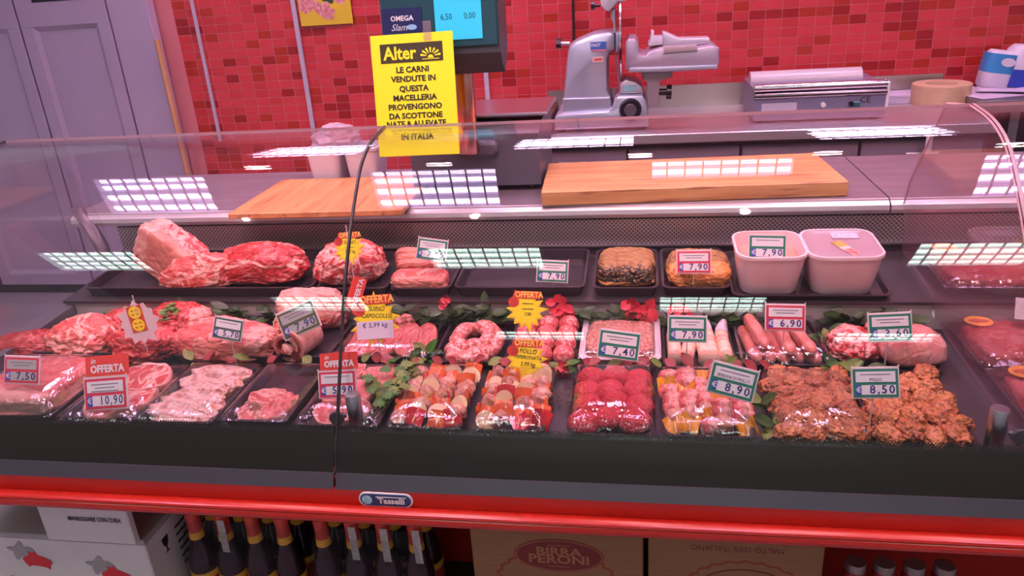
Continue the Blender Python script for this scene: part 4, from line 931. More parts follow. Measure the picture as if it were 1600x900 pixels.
lump('pork_belly_piece', 'pale pork belly slab with rind lying across the front of its rear tray', 'meat', 613, 699, 435, 1.875, .045, .042, [skin, pork], 15, z=RZs(1.875), p=5, amp=.06, mf=lambda x, y, z: 0 if y < -.55 else 1)
for k in range(3):
    lump('pork_belly_slice', 'pale belly slice, %s of three behind the belly slab on the rear shelf' % ('front', 'middle', 'back')[k], 'meat', 622, 690, 420, 1.945 + k * .028, .013, .052 + .006 * k, [skin, pork], 20 + k, z=RZs(1.945 + k * .028), p=5, amp=.05, mf=lambda x, y, z: 0 if z > .75 else 1, rx_=R(12), group='belly slices on the rear shelf')
tray('display_tray', 'empty black tray in the middle of the rear shelf', 708, 914, 455, 1.815, .25, .030, tray_b, shelf=True)
tray('display_tray', 'black tray with a crusted meat loaf on the rear shelf', 925, 1030, 455, 1.815, .25, .028, tray_b, shelf=True)
lump('meat_loaf', 'greenish crusted meat loaf with a dark peppered middle on the rear shelf', 'meat loaf', 936, 1022, 425, 1.935, .082, .062, [ter_t, ter_d, ora], 16, z=RZs(1.935), p=5, amp=.07, mf=lambda x, y, z: (2 if z < .22 else 1) if y < -.25 and z < .85 else 0)
tray('display_tray', 'black tray with an orange breaded loaf beside the white tubs on the rear shelf', 1034, 1142, 455, 1.815, .25, .028, tray_b, shelf=True)
lump('meat_loaf', 'dark green loaf with an orange cut front on the rear shelf beside the white tubs', 'meat loaf', 1042, 1138, 430, 1.93, .085, .055, [ora, ter_t], 17, z=RZs(1.93), p=5, amp=.08, mf=lambda x, y, z: 0 if y < -.3 else 1)
tray('display_tray', 'black tray carrying the two white tubs on the rear shelf', 1144, 1398, 462, 1.797, .270, .016, tray_b, shelf=True)
def tub(u0, u1, label, Y, full):
    x0, x1 = onY(u0, 400, Y).x, onY(u1, 400, Y).x; w_ = x1 - x0; d_ = w_ * 1.02; H_ = .107
    t = thing('white_tub', label, 'tub', T((x0 + x1) / 2, Y, zs(Y) + .006, math.atan(SK)), 'white plastic tubs on the rear shelf')
    r = .040
    L_ = [rrect(w_ * .78, d_ * .78, r * .8, 7, 0), rrect(w_ * .80, d_ * .80, r * .85, 7, .004), rrect(w_ * .965, d_ * .965, r, 7, H_ - .010), rrect(w_, d_, r * 1.05, 7, H_ - .009), rrect(w_ * 1.005, d_ * 1.005, r * 1.05, 7, H_ - .002), rrect(w_ * .99, d_ * .99, r, 7, H_),
          rrect(w_ * .94, d_ * .94, r * .95, 7, H_), rrect(w_ * .92, d_ * .92, r * .9, 7, H_ - .01), rrect(w_ * .76, d_ * .76, r * .75, 7, .008)]
    part('tub_shell', MB().loops(L_), mat('tub_white', (.86, .68, .68), .38, c2=(.82, .63, .64), scale=40, stretch=(1, 1, .1)), t, angle=50)
    return t, w_, d_, H_
t, w_, d_, H_ = tub(1145, 1254, 'white plastic tub with a green price tag standing in it', 1.893, .5)
b = MB(); b.loops([rrect(w_ * .87, d_ * .87, .03, 7, .072), rrect(w_ * .80, d_ * .80, .03, 7, .078), rrect(w_ * .5, d_ * .5, .03, 7, .084), rrect(w_ * .1, d_ * .1, .005, 7, .082)])
part('filling', b, mat('tub_filling', (.66, .30, .20), .4, c2=(.60, .38, .33), scale=20, bump=.3), t, angle=60)
t, w_, d_, H_ = tub(1252, 1370, 'film covered white plastic tub with a red and yellow sticker on top', 1.895, .9)
part('lid_film', MB().loops([rrect(w_ * .985, d_ * .985, .04, 7, H_ + .0006), rrect(w_ * .93, d_ * .93, .038, 7, H_ - .003), rrect(w_ * .4, d_ * .4, .02, 7, H_ - .006)], False), glassmat('lid_film', tint=(.9, .82, .86), k=1.5, rough=.15, bump=.7, bscale=30, haze=.42, hazec=(.66, .52, .58)), t, angle=180)
sk = part('tub_sticker', MB().box((-.004, -.028, H_ - .0035), (.026, .088, .001)), mat('sticker_cream', (.72, .60, .52), .4), t, smooth=False, mtx=Matrix.Rotation(R(22), 4, 'Z'))
part('sticker_brown', MB().box((-.004, .0, H_ - .0028), (.026, .032, .0006)), mat('sticker_ochre', (.50, .20, .04), .4, c2=(.80, .50, .10), scale=30), sk, smooth=False)
part('sticker_red', MB().box((-.004, -.052, H_ - .0028), (.026, .036, .0006)), mat('sticker_redprint', (.70, .06, .06), .4, c2=(.8, .4, .36), scale=140, lo=.45, hi=.55), sk, smooth=False)
part('weight_label', MB().box((.02, .052, H_ - .0035), (.064, .034, .001)), mat('thermal_label', (.66, .56, .62), .5, c2=(.30, .26, .32), scale=160, lo=.55, hi=.62), t, smooth=False)

# ---------------------------------------------------------------- middle row
MY = 1.665
tray('meat_tray', 'dark steel tray of red roasts at the left end of the middle row', 48, 262, 560, 1.56, .235, .035, tray_s)
lump('beef_muscle', 'long dark red beef muscle at the far left of the middle row', 'meat', -10, 98, 545, 1.61, .06, .062, beef_d, 31, amp=.10, rz_=.25, p=2.2)
lump('veal_roll', 'pale veal cut with white sinew beside the dark beef muscle', 'meat', 86, 190, 540, 1.635, .078, .092, [veal, fat], 32, amp=.16, freq=1.6, mf=lambda x, y, z: 1 if y < 0 and abs(z - .45 + .25 * x) < .05 else 0)
lump('beef_piece', 'red beef piece behind the white star tag in the left steel tray', 'meat', 160, 240, 500, 1.755, .05, .065, beef, 33, amp=.14)
lump('beef_chunk', 'folded dark red beef chunk in front of the white star tag', 'meat', 183, 283, 560, 1.605, .066, .085, beef, 34, amp=.22, freq=1.9, p=2.2)
tray('meat_tray', 'dark steel tray under the parsley topped roast and the pork loin', 268, 436, 560, 1.56, .235, .030, tray_s)
lump('beef_round', 'red beef round with a fat side topped with parsley', 'meat', 238, 335, 520, 1.735, .07, .088, [beef, fat], 35, amp=.12, mf=lambda x, y, z: 1 if x > .62 else 0)
lump('pork_loin', 'long pork loin with pale rind under the green 5,70 tag', 'meat', 280, 436, 555, 1.625, .072, .088, [skin, pork, fat], 36, amp=.10, p=3, rz_=-.08, mf=lambda x, y, z: (2 if z > .45 else 0) if x > .72 else (0 if y < -.2 and x > -.35 and z < .75 else 1))
tray('meat_tray', 'dark steel tray under the netted roast and rolled belly', 440, 512, 560, 1.58, .21, .022, tray_s)
nr = thing('netted_roast', 'rolled roast in string netting behind the rolled belly', 'roast', T(onY(470, 540, 1.70).x, 1.70, zd(1.70) + .006, 0, 0, R(-8)))
RL, RR = .062, .040
me = blobmesh('roast', RL, RR, RR * 1.9, 41, [pork], amp=.08, p=3); link('roast', me, nr)
netm = mat('string_net', (.82, .62, .45), .6)
for k in range(6):
    x = -RL * .85 + k * RL * 1.7 / 5; s_ = math.sqrt(max(.25, 1 - (x / RL) ** 4))
    part('net_string', MB().tube([(x, RR * 1.05 * s_ * math.cos(a), RR * .95 + RR * .99 * s_ * math.sin(a)) for a in [2 * PI * i / 18 for i in range(19)]], .0013, 5), netm, nr)
for a in (R(200), R(235), R(60), R(95), R(130), R(165)):
    part('net_string', MB().tube([(-RL + k * RL / 5, RR * 1.06 * math.cos(a) * math.sqrt(max(.25, 1 - ((k - 5) / 5) ** 4)), RR * .95 + RR * 1.0 * math.sin(a) * math.sqrt(max(.25, 1 - ((k - 5) / 5) ** 4))) for k in range(11)], .0013, 5), netm, nr)
# rolled belly: a spiral sheet seen end on
rbx = onY(459, 575, 1.60)
rl = thing('rolled_belly', 'rolled pork belly with its spiral end facing the front of the middle row', 'roast', T(rbx.x, 1.585, zd(1.585) + .006, 0, 0, R(-12)))
sp_ = []; n_ = 44
for k in range(n_ + 1):
    a = -PI / 2 + 2 * PI * 1.45 * k / n_; r = .016 + .030 * k / n_ * .9; sp_.append((r * math.cos(a), r * .82 * math.sin(a)))
zmin = min(z for _, z in sp_)
b = MB()
for j, (i0, i1, m_) in enumerate(((0, .0065, 0), (.0065, .011, 1))):
    b.k = m_
    A = []; B = []
    for k in range(n_ + 1):
        q0 = Vector(sp_[max(k - 1, 0)]); q1 = Vector(sp_[min(k + 1, n_)]); t_ = (q1 - q0).normalized(); nn = Vector((t_.y, -t_.x)); p_ = Vector(sp_[k]) - Vector((0, zmin - .011))
        A.append(p_ + nn * i0); B.append(p_ + nn * i1)
    for k in range(n_):
        vs = [(q.x, y, q.y) for y in (0, .085) for q in (A[k], A[k + 1], B[k + 1], B[k])]
        b.add(vs, [(0, 1, 2, 3), (7, 6, 5, 4), (0, 4, 5, 1), (2, 6, 7, 3), (1, 5, 6, 2), (3, 7, 4, 0)])
part('belly_sheet', b, [pork, fat], rl, angle=50)
link('belly_core', blobmesh('belly_core', .018, .014, .032, 44, [veal], amp=.18, sub=3), rl, T(-.002, .006, .016))
lump('pork_leg_piece', 'big pale pork leg piece under the tilted 7,90 tag behind the netted roast', 'meat', 436, 546, 500, 1.785, .045, .112, [fat, pork], 45, amp=.10, p=2.6, mf=lambda x, y, z: 1 if z < .38 else 0)

def wavy(name, label, x, y, z, rx_, ry_, th, seed, mats, rot=(0, 0, 0), group=None, **k):
    return tag(link(name, slabmesh(name, rx_, ry_, th, seed, mats, **k), None, T(x, y, z, *rot)), label, 'meat', group)
x0, x1, yc, w_ = tray('meat_tray', 'wrapped black tray of pink cutlets under the white price paper', 518, 664, 555, 1.575, .215, .026, tray_b, wrap=.022, seed=3)
pos = ('far left', 'left', 'middle', 'right', 'far right')
for k in range(5):
    wavy('pork_cutlet', 'thin pink cutlet, %s of the overlapping row in the cutlet tray' % pos[k], x0 + .026 + k * (w_ - .052) / 4, 1.665 + .006 * (k % 2), zd(1.67) + .010 + .0035 * k, .034, .075, .010, 50 + k, [pork_l, pork_l], rot=(R(6), R(-10), R(4 * (k - 2))), group='cutlets in the middle row', lobes=.08)
lump('pork_fillet_end', 'small pink meat end behind the yellow star tag in the back of the cutlet tray', 'meat', 600, 646, 495, 1.775, .03, .045, veal, 55, amp=.2)
# coil sausage
x0, x1, yc, w_ = tray('meat_tray', 'black tray with the coiled coarse sausage', 672, 790, 560, 1.565, .225, .022, tray_b, seed=4)
cx_, cy_ = (x0 + x1) / 2, 1.66; pts = []
for k in range(80):
    a = R(200) + k / 79 * R(620); r = .062 - .030 * k / 79; r2 = .080 - .036 * k / 79
    pts.append(Vector((r * math.cos(a), r2 * math.sin(a), .021 + .020 * k / 79 + .004 * math.sin(k * .7))))
rad = [.0195 * (1 - .10 * (abs(math.sin(k * PI / 16)) < .18)) for k in range(80)]; rad[0] = rad[-1] = .006; rad[1] = rad[-2] = .013
solo('coil_sausage', MB().tube(pts, rad, 14), saus, 'long coarse pork sausage lying in a coil in its black tray', 'sausage', T(cx_, cy_, zd(cy_) + .003), angle=80)
solo('sausage_link', MB().tube([Vector((-.052 + k * .0085, -.006 * math.sin(k * .35), .019)) for k in range(13)], [.008, .015] + [.0185] * 9 + [.015, .008], 14), saus, 'straight coarse sausage link in front of the coil', 'sausage', T(cx_ - .004, 1.583, zd(1.583) + .006, 0, 0, R(-4)), angle=80)
# meatballs
x0, x1, yc, w_ = tray('meat_tray', 'black tray of pink meatballs between the two yellow star tags', 792, 896, 560, 1.565, .225, .022, tray_b, seed=5)
bm_ = [blobmesh('meatball', .0265, .0265, .046, 60 + k, [ball], amp=.06, sub=3, p=2.1, flat=.8) for k in range(3)]
names9 = ['back left', 'back middle', 'back right', 'second row left', 'second row middle', 'second row right', 'third row left', 'third row middle', 'third row right', 'front left', 'front middle', 'front right']
for k in range(12):
    i, j = k % 3, k // 3
    tag(link('meatball', bm_[k % 3], None, T(x0 + .026 + i * (w_ - .052) / 2, 1.755 - j * .053, zd(1.755 - j * .053) + .006, 0, 0, k)), 'round pink meatball, %s in the meatball tray' % names9[k], 'meatball', 'meatballs in the middle row')
# mince in white tray
x0, x1, yc, w_ = tray('meat_tray', 'white foam tray filled with minced meat under the green 7,40 tag', 903, 1034, 560, 1.565, .225, .034, tray_w, wrap=.014, flare=.014, wall=.010, seed=6)
tag(link('minced_meat', blobmesh('minced_meat', w_ * .42, .088, .040, 70, [mince_p], amp=.05, p=6, fine=.03, sub=6), None, T((x0 + x1) / 2, 1.677, zd(1.677) + .007)), 'block of pale minced meat filling the white foam tray', 'minced meat')
# bacon wrapped skewers
x0, x1, yc, w_ = tray('meat_tray', 'shallow black tray of bacon wrapped rolls under the green 7,90 tag', 1036, 1154, 565, 1.565, .225, .018, tray_b, seed=7)
baconm = mat('bacon_wrap', (.84, .60, .44), .36, c2=(.72, .34, .24), scale=12, lo=.45, hi=.6, stretch=(1, 5, 1))
foilp = mat('lilac_foil', (.62, .50, .62), .3, c2=(.78, .68, .76), scale=90, bump=.8, bscale=120)
for k, (fx, ang, bend, len_) in enumerate(((.12, 3, .1, .13), (.30, 10, .05, .13), (.54, 10, .5, .14), (.74, -2, .0, .15), (.90, 6, .25, .14))):
    t = thing('wrapped_roll', 'bacon wrapped meat roll, %s from the left in the shallow black tray' % ('first', 'second', 'third', 'fourth', 'fifth')[k], 'meat roll', T(x0 + .008 + fx * (w_ - .022), 1.588, zd(1.588) + .005, 0, 0, R(-ang)), 'bacon wrapped rolls')
    n_ = 26; path = [(bend * (.5 - .5 * math.cos(PI * i / n_)) * -.05 + .02 * bend, i / n_ * len_, .0165) for i in range(n_ + 1)]
    part('roll', MB().tube(path, [(.0155 + .0016 * math.sin(i * 1.9)) * (1 if 0 < i else .6) for i in range(n_ + 1)], 12), baconm, t, angle=70)
    if k != 1: part('foil_end', MB().tube([path[-1], (path[-1][0], path[-1][1] + .02, .022), (path[-1][0] + .004, path[-1][1] + .045, .030)], [.0168, .0150, .009], 10), foilp, t)
# pale sausages
x0, x1, yc, w_ = tray('meat_tray', 'wrapped black tray of pale pink sausages under the red 6,90 tag', 1160, 1304, 568, 1.562, .228, .028, tray_b, wrap=.030, seed=8)
sm = MB().tube([(0, i * .0125 - .088, .0165 + .002 * math.sin(i)) for i in range(15)], [.006, .0125] + [.0155] * 11 + [.0125, .006], 14).mesh('sausage', saus_p, angle=80)
for k, (fx, dz_, an, dy_) in enumerate(((.10, 0, 6, 0), (.28, 0, 5, .0), (.46, 0, 4, -.005), (.63, 0, 6, 0), (.82, 0, 8, -.004), (.20, .026, 7, .012), (.52, .026, 3, -.01), (.74, .026, 9, -.008))):
    tag(link('sausage', sm, None, T(x0 + .012 + fx * (w_ - .024), 1.673 + dy_, zd(1.673) + .0055 + dz_, 0, 0, R(an))), 'pale pink sausage, %s' % (('%s from the left in the bottom layer' % ('first', 'second', 'third', 'fourth', 'fifth')[k]) if k < 5 else '%s of the upper layer' % ('leftmost', 'middle', 'rightmost')[k - 5]), 'sausage', 'pale sausages in the wrapped tray')
# right: red pieces and the lobe
tray('meat_tray', 'dark steel tray under the veal lobe at the right of the middle row', 1306, 1482, 572, 1.562, .228, .016, tray_s)
lump('beef_piece', 'rough red beef piece left of the veal lobe', 'meat', 1292, 1366, 545, 1.665, .07, .062, marb, 81, amp=.22)
lump('veal_lobe', 'smooth rounded pale veal piece under the green 3,60 tag', 'meat', 1368, 1478, 555, 1.635, .060, .082, mat('smooth_veal', (.66, .20, .185), .24, c2=(.74, .36, .31), scale=16, detail=6, bump=.15, bscale=60, veins=.05, vc=(.80, .48, .42), vscale=10, vw=.03), 82, amp=.10, freq=1.0, p=2.2, fine=.005, crease=.02)
lump('veal_piece', 'pinkish meat piece behind the veal lobe by the partition glass', 'meat', 1352, 1420, 510, 1.745, .04, .055, pork, 83, amp=.15)

# ---------------------------------------------------------------- front row
FY0, FD = 1.283, .250
x0, x1, yc, w_ = tray('meat_tray', 'wrapped tray of a big pork slab at the far left of the front row', -75, 74, 650, FY0, FD, .022, tray_b, wrap=.050, seed=10)
tag(link('pork_slab', blobmesh('pork_slab', w_ * .43, .108, .058, 90, [pork_l, fat], amp=.06, p=5, mf=lambda x, y, z: 1 if y < -.72 or (x > .72 and z < .6) else 0), None, T((x0 + x1) / 2, yc, zd(yc) + .006)), 'thick wrapped pork slab with fat edge at the far left of the front row', 'meat')
x0, x1, yc, w_ = tray('meat_tray', 'wrapped tray of big steaks under the red 10,90 tag', 84, 204, 655, FY0, FD, .016, tray_b, wrap=.022, seed=11)
wavy('beef_steak', 'large flat steak with white fat seams in front of the red 10,90 tag', (x0 + x1) / 2 + .004, yc - .03, zd(yc) + .006, w_ * .40, .080, .016, 91, [mat('steak_face', (.66, .10, .09), .33, c2=(.58, .07, .065), scale=14, bump=.2, veins=.05, vc=(.84, .56, .48), vscale=6.5, vw=.05), fat], lobes=.07)
wavy('beef_steak', 'second red steak behind the red 10,90 tag', (x0 + x1) / 2 + .012, yc + .055, zd(yc + .05) + .016, w_ * .38, .058, .014, 92, [mat('steak_face', None), fat], rot=(R(8), 0, 0), lobes=.08)
x0, x1, yc, w_ = tray('meat_tray', 'wrapped tray of thin fatty slices in the front row', 206, 328, 655, FY0, FD, .020, tray_b, wrap=.026, seed=12)
slm = mat('fatty_slice', (.78, .46, .38), .4, c2=(.56, .16, .12), scale=26, lo=.44, hi=.62, bump=.3, veins=.05, vc=(.85, .64, .56), vscale=20, vw=.09)
for k in range(11):
    yk = yc + .098 - k * .0195
    wavy('meat_slice', 'thin fatty meat slice, number %s from the back of the sliced tray' % ('one two three four five six seven eight nine ten eleven'.split()[k]), (x0 + x1) / 2 + .006 * math.sin(k * 2.1), yk, zd(yk) + .012 + .006 * (k % 2), w_ * .40, .026, .007, 100 + k, [slm, slm], rot=(R(22), R(5 * math.sin(k)), R(6 * math.sin(k * 1.7))), group='thin slices in the front row', lobes=.16, wav=.010)
x0, x1, yc, w_ = tray('meat_tray', 'half empty wrapped tray of pork slices in the front row', 340, 446, 658, FY0, FD, .030, tray_b, wrap=.012, seed=13)
for k, (dx, dy_, rr, lab) in enumerate(((-.022, -.070, .042, 'pork chop with a dark red eye at the front of the half empty tray'), (.030, -.075, .036, 'round lean pork slice at the front right of the half empty tray'), (-.010, -.030, .046, 'folded pork slice in the middle of the half empty tray'), (.034, -.035, .034, 'small pork slice in the middle right of the half empty tray'))):
    wavy('pork_slice', lab, (x0 + x1) / 2 + dx, yc + dy_, zd(yc) + .008 + .010 * (k % 2) + (.012 if k == 2 else 0), rr, rr * .85, .014, 120 + k, [pork_l if k % 2 else veal, fat], rot=(R(10), R(-8 + 6 * k), k * .8), lobes=.13, wav=.012)
x0, x1, yc, w_ = tray('meat_tray', 'wrapped tray of pork steaks behind the joint clamp', 456, 588, 660, FY0, FD, .024, tray_b, wrap=.024, seed=14)
for k, (dx, dy_, rx2, ry2, lab) in enumerate(((-.01, -.055, .068, .05, 'big pale pork steak at the front of the tray by the joint clamp'), (-.012, .0, .055, .045, 'pork steak with a curved fat edge behind the big one by the clamp'), (.045, .06, .045, .045, 'pork steak at the back right of the tray by the clamp'), (-.04, .07, .04, .04, 'pork steak at the back left of the tray by the clamp'))):
    wavy('pork_steak', lab, (x0 + x1) / 2 + dx, yc + dy_, zd(yc) + .008 + .009 * k, rx2, ry2, .016, 130 + k, [pork_l, fat], rot=(R(7), R(4 * k - 5), k * .5), lobes=.10, wav=.010)

# skewers
def piece(kind, rnd):
    b = MB(); s_ = .0165
    if kind == 'sausage_chunk': return MB().tube([(0, -.016, 0), (0, -.014, 0), (0, .014, 0), (0, .016, 0)], [.010, .0155, .0155, .010], 12).mesh(kind, saus_c, angle=60)
    if kind == 'chicken_chunk': return blobmesh(kind, .021, .017, .034, rnd.randint(1, 999), [chick], amp=.2, sub=4, flat=.9, crease=.08)
    if kind == 'pork_chunk': return blobmesh(kind, .022, .019, .036, rnd.randint(1, 999), [pork], amp=.18, sub=4, flat=.9, crease=.08)
    if kind.startswith('zucchini'):
        b.tube([(0, -.004, 0), (0, .004, 0)], [.0215, .0215], 18); b.m = [1] * 18 + [0, 0]; return b.mesh(kind, [zuc, zuc_s], angle=50)
    m = {'orange_pepper': pep_o, 'red_pepper': pep_r, 'yellow_pepper': pep_y}[kind]
    b.grid(lambda a, c: ((a - .5) * .038, .004 + .010 * math.cos((a - .5) * 3), (c - .5) * .036 + .004 * math.sin(a * 3)), 6, 4)
    b.grid(lambda a, c: ((a - .5) * .038, -.004 + .010 * math.cos((a - .5) * 3), (c - .5) * .036 + .004 * math.sin(a * 3)), 6, 4)
    return b.mesh(kind, m, angle=60)
def skewer(x, y, z, L_, order, label, group, seed, rz_=0, tiltp=.5):
    rnd = random.Random(seed); t = thing('meat_skewer', label, 'skewer', T(x, y, z, math.atan(DK), 0, rz_), group)
    part('stick', MB().cyl((0, -L_ / 2 - .008, .018), (0, L_ / 2 + .008, .018), .0016, n=6), stickm, t)
    n_ = len(order)
    for i, kd in enumerate(order):
        yy_ = -L_ / 2 + (i + .5) * L_ / n_; lumpy = kd.endswith('_chunk') and kd != 'sausage_chunk'
        o = link(kd, piece(kd, rnd), t, T(rnd.uniform(-.004, .004), yy_, .003 if lumpy else .019, 0 if lumpy else rnd.uniform(-1.25, -.5), 0 if lumpy else rnd.uniform(-.3, .3), rnd.uniform(-.4, .4) + (PI / 2 if kd == 'sausage_chunk' and rnd.random() < .6 else 0)))
kA = ['sausage_chunk', 'orange_pepper', 'chicken_chunk', 'zucchini_slice', 'red_pepper', 'sausage_chunk', 'orange_pepper', 'orange_pepper', 'zucchini_slice']
ww = ('first', 'second', 'third', 'fourth', 'fifth')
for (u0, u1, seed, where, n_) in ((600, 718, 1, 'parsley side tray', 4), (735, 850, 2, 'star tag tray', 4)):
    x0, x1, yc, w_ = tray('meat_tray', 'wrapped black tray of mixed meat and vegetable skewers, %s' % where, u0, u1, 662, FY0, FD, .024, tray_b, wrap=.030, seed=20 + seed)
    rg = random.Random(seed)
    for k in range(n_):
        od = kA[:]; rg.shuffle(od)
        skewer(x0 + .020 + k * (w_ - .040) / (n_ - 1), yc, zd(yc) + .008 + .006 * (k % 2), .215, od, 'mixed meat and vegetable skewer, %s from the left in the %s' % (ww[k], where), 'mixed skewers', seed * 10 + k, rz_=R(rg.uniform(-4, 4)))
# burgers
x0, x1, yc, w_ = tray('meat_tray', 'wrapped black tray of bright red mince patties', 884, 1024, 668, FY0, FD, .022, tray_b, wrap=.040, seed=30)
bmesh_ = [blobmesh('mince_patty', .0315, .0315, .043, 140 + k, [mince], amp=.07, sub=5, p=2.0, flat=.75, fine=.035) for k in range(3)]
rg = random.Random(21)
for k in range(12):
    i, j = k % 3, 3 - k // 3
    y = FY0 + .040 + j * .0555 + (.010 if i == 1 else 0) + rg.uniform(-.003, .003); fx = (.20, .50, .80)[i] + (.03 if j % 2 else -.02)
    tag(link('mince_patty', bmesh_[k % 3], None, T(x0 + fx * w_, y, zd(y) + .006 + .006 * rg.random(), R(rg.uniform(-14, 4)), R(rg.uniform(-12, 12)), k * .9)), 'bright red mince patty, %s in the patty tray' % names9[k], 'patty', 'red mince patties')
# pork and pepper skewers
x0, x1, yc, w_ = tray('meat_tray', 'wrapped black tray of pork and yellow pepper skewers under the tilted 8,90 tag', 1036, 1184, 672, FY0, FD, .024, tray_b, wrap=.034, seed=31)
rg = random.Random(9)
for k in range(5):
    od = ['pork_chunk', 'yellow_pepper', 'pork_chunk', 'pork_chunk', 'yellow_pepper', 'pork_chunk', 'chicken_chunk']; rg.shuffle(od)
    skewer(x0 + .020 + k * (w_ - .040) / 4, yc, zd(yc) + .007 + .007 * (k % 2), .215, od, 'pork and yellow pepper skewer, %s from the left' % ww[k], 'pork and pepper skewers', 60 + k, rz_=R(rg.uniform(-4, 4)))
# spiced chicken
for (u0, u1, seed, where) in ((1216, 1368, 3, 'left tray'), (1374, 1538, 4, 'right tray')):
    x0, x1, yc, w_ = tray('meat_tray', 'wrapped black tray of spiced orange chicken pieces, %s of the pair' % where.split()[0], u0, u1, 680, FY0, FD, .024, tray_b, wrap=.034 if seed == 3 else 0, seed=40 + seed)
    rg = random.Random(seed); ms = [blobmesh('chicken_piece', .030, .023, .036, 150 + seed * 10 + k, [bread] if k % 2 else [bread2], amp=.26, freq=1.7, sub=5, flat=.75, fine=.06, crease=.10) for k in range(5)]
    n_ = 0
    for j in range(6):
        for i in range(4):
            y = FY0 + .024 + j * .0405 + rg.uniform(-.006, .006); x = x0 + .028 + i * (w_ - .056) / 3 + (.007 if j % 2 else -.005) + rg.uniform(-.004, .004)
            tag(link('chicken_piece', ms[n_ % 5], None, T(x, y, zd(y) + .006 + .014 * rg.random(), rg.uniform(-.35, .35), rg.uniform(-.35, .35), rg.uniform(0, 6))), 'spiced orange chicken piece, %s of row %s from the front in the %s' % (ww[i], ('one', 'two', 'three', 'four', 'five', 'six')[j], where), 'chicken', 'spiced chicken pieces'); n_ += 1

# ---------------------------------------------------------------- beyond the partition glass
stk_o = mat('orange_sticker', (.85, .35, .04), .4)
for (Y0, dep, shelf, u0, lab, zz) in ((1.315, .25, False, 1545, 'front', 0), (1.575, .22, False, 1505, 'middle', 0), (1.82, .24, True, 1425, 'rear', 0)):
    for k in range(2):
        xa_ = .715 + k * .30
        fz = zs if shelf else zd
        t = thing('meat_tray', 'wrapped pack of flat red meat beyond the partition glass, %s row %s' % (lab, ('near the glass', 'by the right edge')[k]), 'meat pack', T(xa_ + .14, Y0 + dep / 2, fz(Y0 + dep / 2) + .0006, math.atan(SK if shelf else DK)), 'packs of red meat beyond the partition')
        part('tray_shell', MB().loops([rrect(.26, dep - .02, .02, z=0), rrect(.28, dep, .022, z=.024), rrect(.27, dep - .01, .02, z=.024), rrect(.25, dep - .03, .018, z=.005)]), tray_b, t, angle=45)
        link('red_meat', blobmesh('red_meat', .124, dep * .42, .036, 170 + k, [pork_l if lab == 'front' else beef], amp=.04, p=6, sub=4), t, T(0, 0, .006))
        part('cling_film', MB().grid(lambda a, b_: ((a - .5) * .282, (b_ - .5) * (dep + .002), .025 + .020 * (1 - max(abs(2 * a - 1), abs(2 * b_ - 1)) ** 6)), 16, 16), film, t, angle=180)
        s_ = part('round_sticker', MB().prism([(-.085 + .030 * math.cos(a), dep * .30 + .026 * math.sin(a)) for a in [2 * PI * i / 24 for i in range(24)]], .0006, 'z', .0458), stk_o, t, smooth=False)
        part('sticker_print', MB().prism([(-.085 + .022 * math.cos(a), dep * .30 + .010 * math.sin(a)) for a in [2 * PI * i / 24 for i in range(24)]], .0004, 'z', .0465), mat('sticker_brownprint', (.45, .10, .02), .5), s_, smooth=False)
p = onY(1600, 485, 1.72)
solo('paper_card', MB().box((0, 0, .045), (.08, .002, .05)).cyl((0, .002, -.04), (0, .002, .02), .0012, n=6), white_card, 'white paper card tilted over the middle pack beyond the partition glass', 'card', T(p.x + .02, 1.70, zd(1.70) + .05, R(-35), 0, R(-15)), smooth=False)

